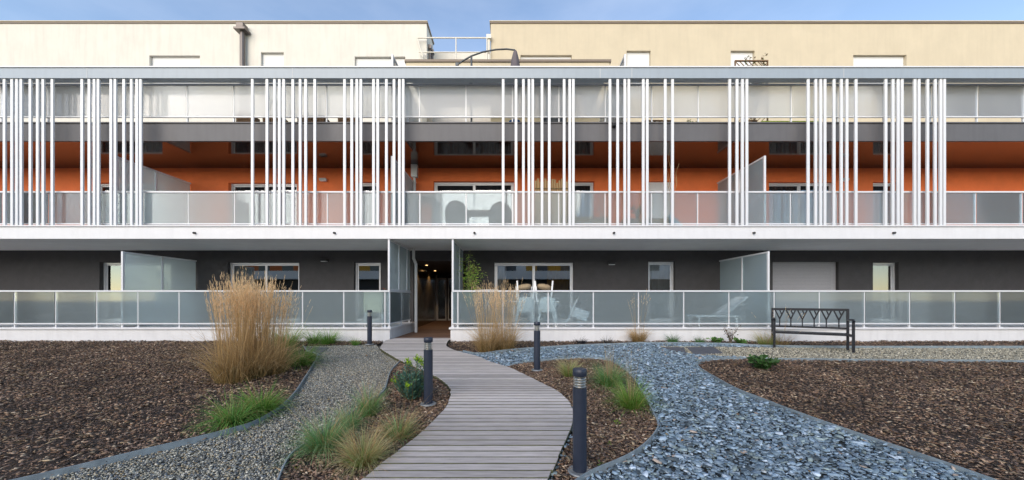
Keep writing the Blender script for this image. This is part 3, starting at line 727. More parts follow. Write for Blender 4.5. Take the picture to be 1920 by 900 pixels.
# ------------------------------------------------------------------ grasses
def blades(n, h, r0, lean, curl, wid, cb, ct, K=5, hvar=.3, flop=0.0, seed=0, wind=(0,0)):
    """curved tapering blades; cb/ct colour lists for base and tip"""
    q = np.random.default_rng(seed)
    a = q.uniform(0, 2*np.pi, n); rr = r0*np.sqrt(q.uniform(0,1,n))
    bx, by = rr*np.cos(a), rr*np.sin(a)
    az_ = a + q.normal(0, .5, n)
    L = h*np.clip(q.normal(1, hvar, n), .35, 1.35)
    th = np.abs(q.normal(0, lean, n))*(.4+.6*rr/r0) + .02; k = np.abs(q.normal(curl, curl*.45, n)) + flop*q.uniform(0,1,n)**2
    t = np.linspace(0, 1, K)
    P_ = np.zeros((n,K,3)); P_[:,0,0] = bx; P_[:,0,1] = by
    for i in range(1, K):
        ang = np.minimum(th + k*((t[i]+t[i-1])/2), 2.2); s = L/(K-1)
        P_[:,i,0] = P_[:,i-1,0] + s*np.sin(ang)*np.cos(az_) + wind[0]*s*t[i]
        P_[:,i,1] = P_[:,i-1,1] + s*np.sin(ang)*np.sin(az_) + wind[1]*s*t[i]
        P_[:,i,2] = P_[:,i-1,2] + s*np.cos(ang)
    P_[:,:,2] = np.maximum(P_[:,:,2], .004)
    fa = q.uniform(0, 2*np.pi, n); sx, sy = np.cos(fa), np.sin(fa)
    w_ = wid*q.uniform(.6,1.3,n)[:,None]*np.array([1-.85*x**1.5 for x in t])[None]/2
    side = np.stack([sx, sy, np.zeros(n)], 1)[:,None,:]*w_[:,:,None]
    V = np.stack([P_-side, P_+side], 2).reshape(-1,3)
    F = np.array([(2*i,2*i+1,2*i+3,2*i+2) for i in range(K-1)])[None] + (np.arange(n)*2*K)[:,None,None]
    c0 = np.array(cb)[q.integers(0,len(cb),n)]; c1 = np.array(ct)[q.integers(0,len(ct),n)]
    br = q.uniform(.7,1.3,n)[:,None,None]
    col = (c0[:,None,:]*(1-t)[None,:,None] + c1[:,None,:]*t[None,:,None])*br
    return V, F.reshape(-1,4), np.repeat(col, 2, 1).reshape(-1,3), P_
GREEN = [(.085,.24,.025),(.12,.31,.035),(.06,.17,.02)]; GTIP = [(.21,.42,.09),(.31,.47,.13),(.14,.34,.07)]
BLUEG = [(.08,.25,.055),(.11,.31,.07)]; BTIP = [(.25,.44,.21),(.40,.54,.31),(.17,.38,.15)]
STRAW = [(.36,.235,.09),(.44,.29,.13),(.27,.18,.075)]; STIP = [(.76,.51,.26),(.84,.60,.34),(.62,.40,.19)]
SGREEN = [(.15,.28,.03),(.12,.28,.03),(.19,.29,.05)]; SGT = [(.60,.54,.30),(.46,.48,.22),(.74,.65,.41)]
def clump(name, label, uv, layers, cat='grass', group=None, s=1.0):
    x, y = g(*uv); r_ = empty(name, (x, y, gz(y)))
    for k, (pn, kw) in enumerate(layers):
        V, F, c, _ = blades(seed=int(uv[0]*7+uv[1]*13+k), **kw)
        npmesh(pn, V*s, F, c, 'tint_leaf', r_)
    return tag(r_, label, cat, group)
def reed(label, uv, n, h, r0, seed, lean=.055, group='dry feather reed grasses', tuft=.55, nt_=None):
    """feather reed grass: stiff dry stems with narrow plumes over a straw tuft"""
    x, y = g(*uv); r_ = empty('reed_grass', (x, y, gz(y)))
    V, F, c, P_ = blades(n, h, r0, lean, .09, .0055, STRAW, STIP, K=6, hvar=.10, seed=seed)
    npmesh('stem', V, F, c, 'tint_leaf', r_)
    q = np.random.default_rng(seed+1); VV = []; CC = []
    d = P_[:,5]-P_[:,4]; d /= np.linalg.norm(d,axis=1)[:,None]+1e-9
    nb = 9
    for i in range(nb):       # plume: short hairs hugging the stem top
        tt = q.uniform(-.22, .02, n)*h*.9; p0 = P_[:,5] + d*tt[:,None]
        off = q.normal(0, 1, (n,3)); off /= np.linalg.norm(off,axis=1)[:,None]
        p1 = p0 + d*(.045*q.uniform(.6,1.3,n))[:,None]*h/1.5 + off*.010
        sd = np.cross(d, off); sd /= np.linalg.norm(sd,axis=1)[:,None]+1e-9; sd *= .0035
        VV.append(np.stack([p0-sd, p0+sd, p1+sd*.4, p1-sd*.4], 1)); CC.append(np.repeat((np.array([(.84,.61,.36)])*q.uniform(.75,1.25,(n,1)))[:,None,:], 4, 1))
    V = np.concatenate(VV).reshape(-1,3); F = np.arange(len(V)).reshape(-1,4)
    npmesh('plume', V, F, np.concatenate(CC).reshape(-1,3), 'tint_leaf', r_)
    V, F, c, _ = blades(nt_ or int(n*1.6), h*tuft, r0*1.15, .34, .85, .006, STRAW+[(.09,.10,.03)], STIP, hvar=.3, flop=1.0, seed=seed+2)
    npmesh('leaf_tuft', V, F, c, 'tint_leaf', r_)
    return tag(r_, label, 'grass', group)
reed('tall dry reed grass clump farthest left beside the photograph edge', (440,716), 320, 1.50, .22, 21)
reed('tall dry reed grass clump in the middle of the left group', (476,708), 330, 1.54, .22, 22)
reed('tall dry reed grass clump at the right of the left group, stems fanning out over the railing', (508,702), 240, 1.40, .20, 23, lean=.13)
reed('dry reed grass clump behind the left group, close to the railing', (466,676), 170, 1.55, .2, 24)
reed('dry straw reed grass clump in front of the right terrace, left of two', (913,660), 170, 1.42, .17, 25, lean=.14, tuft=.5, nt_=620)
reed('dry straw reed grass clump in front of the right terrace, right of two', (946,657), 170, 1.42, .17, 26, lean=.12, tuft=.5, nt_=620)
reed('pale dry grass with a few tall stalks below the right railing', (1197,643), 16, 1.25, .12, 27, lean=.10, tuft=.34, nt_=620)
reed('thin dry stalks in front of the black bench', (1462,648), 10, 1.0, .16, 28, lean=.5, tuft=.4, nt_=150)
# arching green sedges and feather grasses
def lush(n, h, r0, wid=.008, lean=.55, curl=1.1, cb=GREEN, ct=GTIP, flop=.6): return ('blades', dict(n=n, h=h, r0=r0, lean=lean, curl=curl, wid=wid, cb=cb, ct=ct, flop=flop))
def dry(n, h, r0, lean=.4, curl=.7, wid=.003): return ('dry_blades', dict(n=n, h=h, r0=r0, lean=lean, curl=curl, wid=wid, cb=STRAW, ct=STIP, flop=.4))
SED = 'green sedges'
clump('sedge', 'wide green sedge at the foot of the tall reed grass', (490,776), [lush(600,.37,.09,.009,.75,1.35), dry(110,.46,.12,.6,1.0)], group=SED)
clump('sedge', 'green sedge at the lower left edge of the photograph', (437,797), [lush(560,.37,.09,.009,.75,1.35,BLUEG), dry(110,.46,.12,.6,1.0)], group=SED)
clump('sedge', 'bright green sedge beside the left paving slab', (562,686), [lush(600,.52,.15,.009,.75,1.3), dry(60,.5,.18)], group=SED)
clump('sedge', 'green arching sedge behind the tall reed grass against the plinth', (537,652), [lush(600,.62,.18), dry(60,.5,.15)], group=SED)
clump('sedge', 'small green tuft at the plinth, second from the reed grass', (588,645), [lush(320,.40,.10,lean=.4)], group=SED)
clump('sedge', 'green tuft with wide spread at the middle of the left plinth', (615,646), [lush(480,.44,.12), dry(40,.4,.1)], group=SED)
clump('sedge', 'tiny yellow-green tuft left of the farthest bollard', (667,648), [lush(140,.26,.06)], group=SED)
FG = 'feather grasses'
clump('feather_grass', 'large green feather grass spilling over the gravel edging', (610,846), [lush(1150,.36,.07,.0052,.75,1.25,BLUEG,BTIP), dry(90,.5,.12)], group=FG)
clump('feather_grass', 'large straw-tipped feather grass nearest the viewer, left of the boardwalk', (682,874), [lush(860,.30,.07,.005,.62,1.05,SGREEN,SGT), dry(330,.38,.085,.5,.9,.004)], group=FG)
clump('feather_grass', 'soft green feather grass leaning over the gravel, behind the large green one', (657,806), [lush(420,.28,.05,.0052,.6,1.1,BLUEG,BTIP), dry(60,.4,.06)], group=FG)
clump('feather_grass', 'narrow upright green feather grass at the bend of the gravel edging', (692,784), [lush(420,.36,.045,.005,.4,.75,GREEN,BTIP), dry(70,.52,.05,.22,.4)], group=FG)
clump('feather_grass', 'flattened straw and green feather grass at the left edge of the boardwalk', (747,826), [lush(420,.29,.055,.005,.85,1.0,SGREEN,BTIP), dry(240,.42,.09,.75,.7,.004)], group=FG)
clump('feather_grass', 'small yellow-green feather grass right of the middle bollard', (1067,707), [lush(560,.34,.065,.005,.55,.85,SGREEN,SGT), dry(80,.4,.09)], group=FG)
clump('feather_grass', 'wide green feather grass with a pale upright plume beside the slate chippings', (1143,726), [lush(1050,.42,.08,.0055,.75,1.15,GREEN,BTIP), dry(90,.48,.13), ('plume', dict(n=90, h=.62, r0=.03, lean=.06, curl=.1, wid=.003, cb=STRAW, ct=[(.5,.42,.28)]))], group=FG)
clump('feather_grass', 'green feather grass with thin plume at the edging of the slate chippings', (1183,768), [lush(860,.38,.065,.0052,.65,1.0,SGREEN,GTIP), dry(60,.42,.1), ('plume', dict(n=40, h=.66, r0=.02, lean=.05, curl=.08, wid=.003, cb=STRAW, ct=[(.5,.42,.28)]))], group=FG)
MON = 'dark mondo grasses'
BLK = [(.012,.014,.02),(.02,.022,.03)]
for u, lb in ((1090,'low blackish mondo grass at the right plinth, left of two'), (1138,'low blackish mondo grass at the right plinth, right of two')):
    clump('mondo_grass', lb, (u,645), [lush(260,.2,.10,.006,.7,1.2,BLK,[(.03,.035,.05)])], group=MON)
clump('sedge', 'blue-green tuft at the right plinth below the narrow window', (1262,643), [lush(380,.26,.10,.006,.7,1.0,BLUEG,[(.12,.17,.12)])], group=SED)
clump('sedge', 'small blue-green tuft left of the red-twigged shrub', (1312,643), [lush(260,.2,.09,.006,.7,1.0,BLUEG,[(.12,.17,.12)])], group=SED)
clump('sedge', 'pale yellow-green mound of grass left of the bench', (1436,648), [lush(420,.42,.14,.005,.6,1.0,SGREEN,SGT), dry(260,.4,.14)], group=SED)

# ------------------------------------------------------------------ leafy plants
def leaf_cloud(name, pos, dirs, L, W, cols, parent, seed=0):
    q = np.random.default_rng(seed); n = len(pos)
    d = dirs/ (np.linalg.norm(dirs,axis=1)[:,None]+1e-9); r_ = q.normal(0,1,(n,3)); s = np.cross(d, r_); s /= np.linalg.norm(s,axis=1)[:,None]+1e-9
    l = L*q.uniform(.6,1.3,n)[:,None]; w_ = W*q.uniform(.7,1.2,n)[:,None]/2
    up = np.cross(s, d)*l*.12
    V = np.stack([pos, pos+d*l*.45+s*w_+up, pos+d*l, pos+d*l*.45-s*w_+up], 1).reshape(-1,3)
    c = np.array(cols)[q.integers(0,len(cols),n)]*q.uniform(.65,1.35,(n,1))
    return npmesh(name, V, np.arange(4*n).reshape(-1,4), np.repeat(c,4,0), 'tint_leaf', parent)
def spurge(label, uv):
    x, y = g(*uv); r_ = empty('spurge_plant', (x, y, gz(y))); q = np.random.default_rng(5)
    st = MB(); PP=[]; DD=[]; TP=[]; TD=[]
    for k in range(60):
        a = q.uniform(0,6.28); ln = q.uniform(.26,.46); o = q.uniform(.02,.13); top = (o*1.9*math.cos(a)+.02*q.normal(), o*1.9*math.sin(a), ln*(1.12-o*2.2))
        if k < 6: top = (top[0]*.5+.07, top[1]*.5, ln+.19)
        b0 = (o*.5*math.cos(a), o*.5*math.sin(a), 0); mid = tuple((b0[i]+top[i])/2 + (.02*math.cos(a),.02*math.sin(a),0)[i] for i in range(3))
        st.tube([b0, mid, top], [.005,.0045,.003], 5)
        for m in range(56):
            t = .15+.85*m/56; p_ = np.array(b0)*(1-t)+np.array(top)*t + np.array((.02*math.cos(a),.02*math.sin(a),0))*4*t*(1-t)
            an = m*2.4; PP.append(p_); DD.append((math.cos(an), math.sin(an), .75))
        if k < 8: TP.append(np.array(top) + q.normal(0,.02,(46,3))); TD.append(np.c_[q.normal(0,1,(46,2)), np.full(46,.9)])
    st.build('stem', 'stem', r_)
    leaf_cloud('leaves', np.array(PP), np.array(DD), .065, .014, [(.085,.20,.165),(.11,.24,.19),(.07,.16,.13),(.12,.26,.13)], r_, 6)
    for k in range(8): leaf_cloud('flower_head', TP[k], TD[k], .03, .018, [(.26,.46,.03),(.36,.54,.04)], r_, 7+k)
    return tag(r_, label, 'plant')
spurge('blue-green spurge with lime flower heads behind the left bollard', (772,752))
def shrub(name, label, uv, n, h, r0, leaf, cols, stems=8, group=None, seed=0, low=.15, loc=None, twig='twig', cat='plant', ml=1.5):
    if loc is None: x, y = g(*uv); loc = (x, y, gz(y))
    r_ = empty(name, loc); q = np.random.default_rng(seed); st = MB(); PP=[]; DD=[]
    for k in range(stems):
        a = q.uniform(0,6.28); rr = r0*q.uniform(.3,1); top = np.array((rr*math.cos(a), rr*math.sin(a), h*q.uniform(.6,1)))
        mid = top*np.array((.35,.35,.55)); st.tube([(top[0]*.05, top[1]*.05, -.01), tuple(mid), tuple(top)], [.006,.004,.002], 5)
        for m in range(n//stems):
            t = low+(1-low)*q.uniform(); p_ = (mid*2*t if t < .5 else mid*(2-2*t)+top*(2*t-1)) + q.normal(0, .022, 3)*min(h, .5)/.3; p_[2] = max(p_[2], .012)
            PP.append(p_); DD.append((q.normal(), q.normal(), q.uniform(-.1,.7)))
    st.build('stem', twig, r_)
    leaf_cloud('leaves', np.array(PP), np.array(DD), leaf*ml, leaf, cols, r_, seed+1)
    return tag(r_, label, cat, group)
LG = [(.10,.25,.05),(.13,.30,.06),(.08,.19,.05)]; DG = [(.05,.14,.035),(.075,.19,.05),(.04,.10,.03)]; RD = [(.10,.035,.03),(.14,.06,.05),(.07,.09,.03)]
LP = 'low leafy plants'
shrub('leafy_plant', 'dark green broad-leaved plant in the right mulch bed', (1428,693), 420, .25, .30, .06, DG, 14, LP, 41)
shrub('leafy_plant', 'light green ground plant left of the red-twigged shrub', (1345,645), 200, .17, .24, .05, LG, 12, LP, 42)
shrub('leafy_plant', 'light green ground plant right of the red-twigged shrub', (1387,646), 180, .16, .2, .05, LG, 12, LP, 43)
shrub('twiggy_shrub', 'sparse reddish twiggy shrub at the right plinth', (1370,645), 130, .52, .28, .03, RD, 14, None, 44)
shrub('seedling', 'tiny yellow-green seedling in the bark right of the nearest bollard', (1157,800), 26, .09, .03, .018, [(.16,.28,.03)], 5, 'seedlings', 45)
shrub('seedling', 'tiny green seedling between the nearest bollard and the edging', (1143,838), 22, .08, .03, .015, [(.14,.24,.03)], 4, 'seedlings', 46)
shrub('seedling', 'small green weed at the foot of the nearest bollard', (1128,880), 30, .07, .05, .016, [(.10,.20,.04)], 6, 'seedlings', 47)
shrub('seedling', 'tiny weed in the bark at the lower left near the gravel edging', (556,886), 20, .05, .03, .016, [(.2,.24,.03)], 4, 'seedlings', 48)

# ------------------------------------------------------------------ bench
def bench():
    x, y = g(1450,652); r_ = empty('bench', (x, y, gz(y)), R(-32))
    W_ = 1.5; m = 'black_metal'
    for xx in (.02, W_-.02):
        s = MB().box(xx-.025,xx+.025,-.03,.02,0,.72).box(xx-.025,xx+.025,.42,.47,0,1.0).box(xx-.024,xx+.024,.02,.42,.34,.38)
        s.build('leg', m, r_, .006)
        MB().tube([(xx,-.06,.715),(xx,0,.745),(xx,.25,.74),(xx,.45,.72)], .025, 8).build('armrest', m, r_)
    for k in range(9): MB().box(.046,W_-.046,.0+.046*k,.0+.046*k+.03,.40,.415).build('seat_slat', m, r_)
    MB().box(.046,W_-.046,-.02,-.001,.37,.41).box(.046,W_-.046,.43,.46,.37,.41).build('seat_frame', m, r_)
    bk = MB().box(.046,W_-.046,.425,.465,.94,1.0).box(.046,W_-.046,.43,.46,.50,.545).build('backrest', m, r_)
    for k in range(6):                      # branching Y pattern
        cx = .17+.23*k; s = MB()
        s.obox((cx,.445,.545),(cx,.445,.72),.022,.03).obox((cx,.445,.72),(cx-.09,.445,.94),.02,.03).obox((cx,.445,.72),(cx+.09,.445,.94),.02,.03).obox((cx+.045,.445,.83),(cx+.005,.445,.94),.016,.028)
        s.build('back_bar', m, bk)
    return tag(r_, 'black metal garden bench with branching backrest at the right edge', 'bench')
bench()

# ------------------------------------------------------------------ things on the ground-floor terraces
def at(u, v, y): return ((u-960)*y/FPX, y, CAMZ+(561-v)*y/FPX)
def armchair(name, label, loc, rz, tiltx=0, m='plastic_white', cat='chair', group=None):
    r_ = empty(name, loc, rz)
    # faces +y; back towards -y
    for sx in (-1, 1):
        MB().obox((sx*.25,-.27,0),(sx*.21,-.21,.42),.045,.04).build('leg', m, r_); MB().obox((sx*.25,.27,0),(sx*.21,.20,.42),.045,.04).build('leg', m, r_)
        MB().tube([(sx*.24,.24,.42),(sx*.27,.25,.60),(sx*.28,.10,.64),(sx*.27,-.20,.66)], .02, 8).build('armrest', m, r_)
    MB().box(-.24,.24,-.22,.23,.41,.445).build('seat', m, r_, .015)
    n = 9; pts = []
    for k in range(n):
        x = -.24+.48*k/(n-1); c = .05*(1-(x/.24)**2); h = .86-.10*(abs(x)/.24)**3
        for (dy, z) in ((0,.44),(-.02,.66),(-.07,h)): pts += [(x,-.22-c+dy,z),(x,-.20-c+dy,z)]
    f = []
    for k in range(n-1):
        b0, b1 = k*6, (k+1)*6
        for i in (0, 2): f += [(b0+i,b1+i,b1+i+2,b0+i+2),(b0+i+3,b1+i+3,b1+i+1,b0+i+1)]
        f += [(b0+4,b1+4,b1+5,b0+5)]
    f += [(0,2,3,1),(2,4,5,3),((n-1)*6,(n-1)*6+1,(n-1)*6+3,(n-1)*6+2),((n-1)*6+2,(n-1)*6+3,(n-1)*6+5,(n-1)*6+4)]
    MB().poly(pts, f, True).build('backrest', m, r_)
    return tag(r_, label, cat, group)
WC = 'white plastic chairs'
c1 = armchair('garden_chair', 'white plastic garden chair behind the satin glass, left of the pair under the wide window', (.36,10.12,FZ), R(4), group=WC)
c2 = armchair('garden_chair', 'white plastic garden chair behind the satin glass, right of the pair under the wide window', (1.02,10.12,FZ), R(-4), group=WC)
tb = empty('garden_table', (.7,11.0,FZ)); tag(tb, 'white garden table behind the two white chairs', 'table')
MB().box(-.75,.75,-.42,.42,.70,.735).build('table_top', 'plastic_white', tb, .008)
for sx in (-1,1):
    for sy in (-1,1): MB().obox((sx*.66,sy*.34,0),(sx*.62,sy*.32,.70),.05,.05).build('leg', 'plastic_white', tb)
# two chairs tipped upside-down on the table
for k, (x, lb) in enumerate(((.40,'white chair tipped over on the table with beige cushion, left one'), (1.0,'white chair tipped over on the table with beige cushion, right one'))):
    r_ = empty('tipped_chair', (x,10.85,FZ+.735), R(6-12*k))
    for sx in (-1, 1):
        MB().obox((sx*.22,-.16,.02),(sx*.27,-.22,.62),.045,.04).build('leg', 'plastic_white', r_); MB().obox((sx*.22,.18,.02),(sx*.25,.22,.46),.04,.035).build('leg', 'plastic_white', r_)
    MB().box(-.23,.23,-.20,.22,.0,.04).build('seat', 'plastic_white', r_, .012)
    tag(r_, lb, 'chair', 'tipped chairs')
    cu = MB(); n = 12
    pts = []
    for j in range(7):
        for i in range(n):
            a = i/n*6.283; rr = math.sin(math.pi*(j+.5)/7)**.6
            pts.append((.24*rr*math.cos(a)*(1+.08*math.sin(3*a)), .17*rr*math.sin(a), .09-.085*math.cos(math.pi*(j+.5)/7)+.012*math.sin(5*a)))
    cu.poly(pts, [(j*n+i, j*n+(i+1)%n, (j+1)*n+(i+1)%n, (j+1)*n+i) for j in range(6) for i in range(n)] + [tuple(range(n))[::-1], tuple(range(6*n,7*n))], True)
    o = cu.build('cushion', 'cushion'); o.location = (x, 10.82, FZ+.735+.35 - .0); o.rotation_euler = (0, R(-9+18*k), .3)
    tag(o, ['beige cushion wedged between the legs of the left tipped chair', 'beige cushion wedged between the legs of the right tipped chair'][k], 'cushion', 'beige cushions')
# folded white chair leaning to the right
r_ = empty('folding_chair', (1.85,10.3,FZ)); 
MB().obox((-.28,0,.0),(.10,.1,.78),.035,.03).build('leg', 'plastic_white', r_); MB().obox((.22,.02,.0),(-.12,.1,.62),.035,.03).build('leg', 'plastic_white', r_)
MB().obox((-.02,.06,.42),(.42,.05,.26),.30,.03, (0,1,0)).build('seat', 'plastic_white', r_, .008); tag(r_, 'white folding chair lying askew right of the white chair pair', 'chair')
# sun lounger beside the right-hand screen
r_ = empty('sun_lounger', (6.45,10.35,FZ)); tag(r_, 'pale sun lounger with raised back behind the satin glass, left of the right screen', 'sun lounger')
MB().box(-1.1,.15,-.28,.28,.27,.32).build('seat', 'plastic_white', r_, .01); MB().obox((-.25,0,.33),(.42,0,.86),.56,.035).build('backrest', 'plastic_white', r_, .01)
for a_ in (-1.0, .1):
    for b_ in (-.24, .24): MB().box(a_-.02,a_+.02,b_-.02,b_+.02,0,.27).build('leg', 'plastic_white', r_)
# cream box, tray and flowers on the left terrace
bx_ = empty('cream_cabinet', (*at(703,614,10.0)[:2], FZ)); MB().box(-.27,.27,-.15,.2,.42,1.0).build('cabinet', 'cream_box', bx_, .01); MB().box(-.285,.285,-.165,.215,1.001,1.03).build('lid', 'plastic_white', bx_, .006)
for a_ in (-.24,.24): MB().box(a_-.02,a_+.02,-.1,.15,0,.42).build('leg', 'plastic_white', bx_)
tag(bx_, 'cream cabinet on legs behind the satin glass above the farthest bollard', 'cabinet')
shrub('flower_pot_plant', 'small red flowers on the corner of the left terrace railing', None, 40, .07, .05, .02, [(.35,.03,.05),(.25,.02,.03),(.08,.12,.03)], 6, None, 50, loc=(-3.62,9.86,1.43))
# bamboo in pot
def bamboo(label, loc, h):
    r_ = empty('bamboo_plant', loc); q = np.random.default_rng(77); pot = MB().lathe([(.16,0),(.21,.42),(.225,.42),(.225,.46),(.19,.46),(.18,.40)], 24); pot.build('pot', 'pot_dark', r_)
    st = MB(); PP=[]; DD=[]
    for k in range(15):
        a = q.uniform(0,6.28); t0 = (.1*math.cos(a), .1*math.sin(a), .4); top = (.1*math.cos(a)+.22*q.normal()+.10, .1*math.sin(a)+.1*q.normal(), h*q.uniform(.72,1))
        mid = tuple((t0[i]*.45+top[i]*.55)-(0,0,0)[i] for i in range(3)); st.tube([t0, mid, top], [.008,.006,.003], 6)
        for m in range(75):
            t = q.uniform(.18,1); p_ = np.array(t0)*(1-t)+np.array(top)*t+q.normal(0,.055,3); PP.append(p_); DD.append((q.normal(), q.normal(), -.5+q.normal()*.5))
    st.build('cane', 'stem', r_); leaf_cloud('leaves', np.array(PP), np.array(DD), .12, .016, [(.24,.44,.06),(.34,.54,.08),(.16,.33,.06),(.44,.52,.12)], r_, 78)
    return tag(r_, label, 'bamboo')
bamboo('potted bamboo with thin green leaves in the corner of the right terrace', (-1.33,10.5,FZ), 2.25)
tr = empty('folding_table', (-.8,11.3,FZ)); MB().box(-.35,.35,-.3,.3,1.08,1.1).build('top', 'frame_grey', tr); MB().obox((-.3,0,0),(.2,0,1.08),.03,.03).build('leg', 'frame_grey', tr); MB().obox((.3,0.04,0),(-.2,.04,1.08),.03,.03).build('leg', 'frame_grey', tr)
tag(tr, 'grey folding stand right of the potted bamboo', 'table')

# ------------------------------------------------------------------ things on the first-floor balcony
def barrel(label, loc):
    r_ = empty('barrel_armchair', loc); n = 16; pts = []
    for k in range(n+1):
        a = math.pi + math.pi*k/n; hh = .50+.36*math.sin(math.pi*k/n)
        for rr, z in ((.33,.05),(.37,hh),(.33,hh),(.29,.05)): pts.append((rr*math.cos(a), rr*math.sin(a), z))
    f = [(k*4+i, k*4+4+i, k*4+4+(i+1)%4, k*4+(i+1)%4) for k in range(n) for i in range(4)]
    MB().poly(pts, f, True).build('shell', 'rattan', r_); MB().box(-.28,.28,-.26,.28,.05,.40).build('seat', 'rattan', r_, .02)
    for sx in (-.2,.2):
        for sy in (-.2,.2): MB().box(sx-.02,sx+.02,sy-.02,sy+.02,0,.05).build('leg', 'black_metal', r_)
    tag(r_, label, 'armchair', 'barrel armchairs')
barrel('dark rattan barrel armchair behind the first floor glass, left of the pair', (-1.65,10.45,S1)); barrel('dark rattan barrel armchair behind the first floor glass, right of the pair', (-.35,10.6,S1))
tt = empty('balcony_table', (-1.0,11.1,S1)); MB().box(-.5,.5,-.4,.4,.70,.74).build('table_top', 'planter_wood', tt, .006)
for sx in (-.44,.44):
    for sy in (-.34,.34): MB().box(sx-.025,sx+.025,sy-.025,sy+.025,0,.7).build('leg', 'planter_wood', tt)
tag(tt, 'wooden table between the rattan armchairs on the first floor', 'table')
sf = empty('wall_shelf', (-2.95,11.85,4.62)); MB().box(-.32,.3,-.2,.2,.0,.05).build('board', 'lamp_dark', sf); MB().box(.02,.3,-.15,.2,.055,.11).build('crate', 'lamp_dark', sf); MB().box(-.3,-.26,-.15,.2,-1.42,0).build('leg', 'lamp_dark', sf); MB().box(.24,.28,-.15,.2,-1.42,0).build('leg', 'lamp_dark', sf)
tag(sf, 'dark wooden rack left of the wide first floor window', 'rack')
rs = empty('reed_screen', (.75,10.95,S1)); tag(rs, 'bundled tan reed screen behind the first floor slats', 'screen')
for k in range(15):
    hh = 1.72+.07*math.sin(k*1.9)
    MB().tube([(k*.075,0,0),(k*.075+.004,.01,hh)], .036, 7).build('reed_bundle', 'reed', rs)
for zz in (.3,1.0,1.45): MB().box(-.04,1.1,-.042,-.038,zz,zz+.03).build('tie', 'stem', rs)
st_ = empty('storage_bench', (2.35,10.35,S1)); MB().box(-.5,.5,-.22,.22,.0,.34).build('chest', 'tan_box', st_, .01); MB().box(-.52,.52,-.24,.24,.342,.39).build('lid', 'tan_box', st_, .008); tag(st_, 'tan storage bench behind the first floor glass right of the reed screen', 'bench')
st_ = empty('planter_trough', (3.95,10.35,S1)); MB().box(-.65,.65,-.18,.18,.0,.36).build('trough', 'tan_box', st_, .01); MB().box(-.62,.62,-.15,.15,.361,.365).build('soil', 'soil', st_); tag(st_, 'long tan planter trough behind the first floor glass', 'planter')
shrub('potted_shrub', 'green leaves growing from the tan planter trough', None, 150, .45, .28, .05, LG, 10, None, 61, loc=(3.75,10.35,S1+.36))
shrub('potted_shrub', 'thin yellow-green fronds rising above the first floor rail left of the slats', None, 60, 1.35, .22, .02, [(.2,.2,.04),(.15,.2,.05)], 9, None, 62, loc=(2.75,10.6,S1), low=.6, ml=4)
wl = empty('twisted_willow', (4.86,10.55,S1)); MB().lathe([(.15,0),(.19,.4),(.17,.4)], 20).build('pot', 'pot_dark', wl)
q = random.Random(3)
for k, (dx, hh) in enumerate(((-.06,2.55),(.02,2.1),(.16,2.12),(-.12,1.9),(.08,1.7))):
    ph = q.uniform(0,6); path = [(dx*j/10+.045*math.sin(j*1.5+ph)*min(1,j/3), .03*math.cos(j*1.3+ph), .3+(hh-.3)*j/12) for j in range(13)]
    MB().tube(path, [.014-.0009*j for j in range(13)], 6).build('branch', 'reed', wl)
tag(wl, 'potted twisted willow branches rising behind the first floor rail', 'plant')
o = MB().obox((4.62,10.2,S1+.45),(4.95,10.05,S1+.02),.14,.03,(0,1,0)).build('leaning_board', 'sky_blue_board'); tag(o, 'pale blue board leaning behind the first floor glass', 'board')

# ------------------------------------------------------------------ things on the second-floor terrace
TZ = 6.152
PB = 'wooden planter boxes'
def planter(x, wd, h, label, m='planter_wood'):
    r_ = empty('planter_box', (x,10.45,TZ))
    for k in range(max(2, int(h/.11))): MB().box(-wd/2,wd/2,-.2,.2,k*.11,k*.11+.1).build('board', m, r_)
    MB().box(-wd/2+.03,wd/2-.03,-.17,.17,.0,h-.02).build('soil', 'soil', r_); return tag(r_, label, 'planter', PB)
planter(-7.95,.42,.55,'wooden planter box on the second floor nearest the left photograph edge'); planter(-7.1,.55,.5,'wooden planter box on the second floor below the dark potted bush')
planter(-5.95,.8,.5,'long wooden planter box on the second floor left of the bare slat gap'); planter(-4.85,.6,.5,'wooden planter box on the second floor left of the canopy')
shrub('potted_bush', 'dark potted bush seen as a shadow through the second floor glass', None, 300, .6, .24, .05, DG, 12, None, 71, loc=(-7.1,10.45,TZ+.5))
bl = empty('blue_tub', (0.08,10.4,TZ)); MB().lathe([(.13,0),(.17,.32),(.18,.32),(.18,.34),(.15,.34),(.14,.1)], 20).build('tub', 'bright_blue', bl); MB().tube([(-.17,0,.33),(0,0,.40),(.17,0,.33)], .006, 6).build('handle', 'steel', bl); tag(bl, 'bright blue tub on the second floor terrace behind the slats', 'tub')
cv = empty('covered_armchair', (1.3,10.75,TZ)); MB().box(-.36,.36,-.3,.3,.0,.85).build('cover', 'parasol_metal', cv, .07); MB().box(-.36,.36,-.32,-.12,.6,1.25).build('back', 'parasol_metal', cv, .07); tag(cv, 'tall dark covered armchair behind the second floor glass', 'armchair')
for x, lb in ((-1.35,'white folding stool on the second floor terrace under the canopy'),):
    r_ = empty('terrace_stool', (x,10.5,TZ)); MB().box(-.4,.4,-.2,.2,.26,.30).build('seat', 'frame_grey', r_); MB().box(-.4,-.36,-.2,.2,0,.26).build('leg', 'plastic_white', r_); MB().box(.36,.4,-.2,.2,0,.26).build('leg', 'plastic_white', r_); tag(r_, lb, 'stool')
shrub('box_hedge', 'low green hedge on the second floor right of the trellis', None, 700, .34, .32, .03, [(.10,.2,.03),(.14,.24,.04)], 20, 'hedges', 81, loc=(5.3,10.4,TZ))
o = MB().box(7.45,9.2,10.35,10.6,TZ,TZ+.36).build('lime_bench', 'lime', None, .02); tag(o, 'lime green bench box on the second floor at the right photograph edge', 'bench')
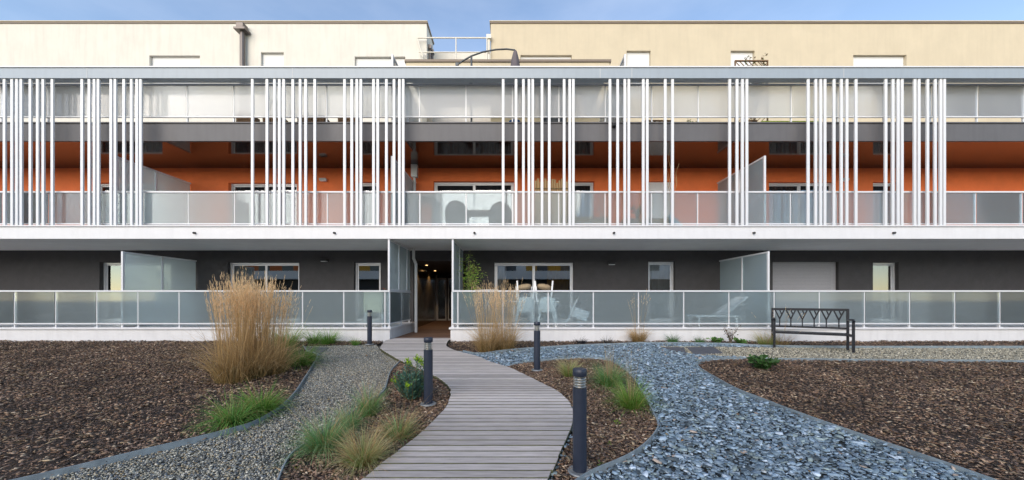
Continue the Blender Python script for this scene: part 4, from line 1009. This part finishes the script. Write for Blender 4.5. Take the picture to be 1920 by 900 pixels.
def trellis(label, x, wd, h, z0, y=10.5):
    r_ = empty('trellis', (x,y,z0)); n = int(wd/.14)
    for k in range(-3, n+1):
        a0, a1 = max(k*.14, 0), min(k*.14+h, wd)
        if a1 > a0: MB().obox((a0,0,a0-k*.14),(a1,0,a1-k*.14),.02,.012,(0,1,0)).build('lath', 'planter_wood', r_); MB().obox((a0,.013,h-(a0-k*.14)),(a1,.013,h-(a1-k*.14)),.02,.012,(0,1,0)).build('lath', 'planter_wood', r_)
    MB().box(-.02,wd+.02,-.02,.03,h,h+.03).box(-.02,.0,-.02,.03,0,h).box(wd,wd+.02,-.02,.03,0,h).build('frame', 'planter_wood', r_); return tag(r_, label, 'trellis', 'wooden trellises')
trellis('small wooden trellis on the second floor behind the right slats', 4.05,.75,.42,TZ); trellis('small wooden trellis on the second floor beside the lime bench', 7.0,.4,.42,TZ)
trellis('tall wooden trellis with a climbing plant above the top beam', 6.9,.98,2.37,TZ,10.7)
shrub('climbing_plant', 'sparse leafy climber poking over the top beam at the right', None, 420, 2.62, .55, .055, [(.10,.08,.03),(.07,.10,.03),(.13,.06,.03)], 14, None, 85, loc=(7.5,10.8,TZ), low=.5)
# cantilever parasol, folded
pr = empty('cantilever_parasol', (-1.25,10.5,TZ)); tag(pr, 'folded grey cantilever parasol with curved arm above the top beam', 'parasol')
def pz(v): return CAMZ+(561-v)*10.5/FPX - TZ
def px_(u): return (u-960)*10.5/FPX + 1.25
MB().tube([(px_(884),0,.08),(px_(884),0,pz(107))], .03, 10).build('mast', 'parasol_metal', pr)
MB().tube([(px_(857),0,pz(122)),(px_(868),0,pz(114)),(px_(884),0,pz(105)),(px_(905),0,pz(97.5)),(px_(930),0,pz(93)),(px_(950),0,pz(92)),(px_(966),0,pz(94))], .024, 10).build('arm', 'parasol_metal', pr)
MB().tube([(px_(857),0,pz(122)),(px_(866),0,pz(132)),(px_(884),0,pz(160))], .02, 8).build('strut', 'parasol_metal', pr); MB().tube([(px_(857),-.06,pz(122)),(px_(857),.06,pz(122))], .05, 12).build('crank', 'parasol_metal', pr)
n = 20; prof = [(.03,pz(95)),(.05,pz(98)),(.09,pz(110)),(.12,pz(125)),(.14,pz(150)),(.12,pz(185)),(.06,pz(205))]; pts = [(px_(966)+rr*(1+.22*(-1)**k)*math.cos(k*6.283/n), rr*(1+.22*(-1)**k)*math.sin(k*6.283/n), z) for rr, z in prof for k in range(n)]
MB().poly(pts, [(i*n+k, i*n+(k+1)%n, (i+1)*n+(k+1)%n, (i+1)*n+k) for i in range(len(prof)-1) for k in range(n)] + [tuple(range(n))], True).build('canopy', 'parasol_cloth', pr)
MB().box(px_(884)-.45,px_(884)+.45,-.3,.3,0,.08).build('base', 'slab_stone', pr, .01)
bpy.context.view_layer.update()
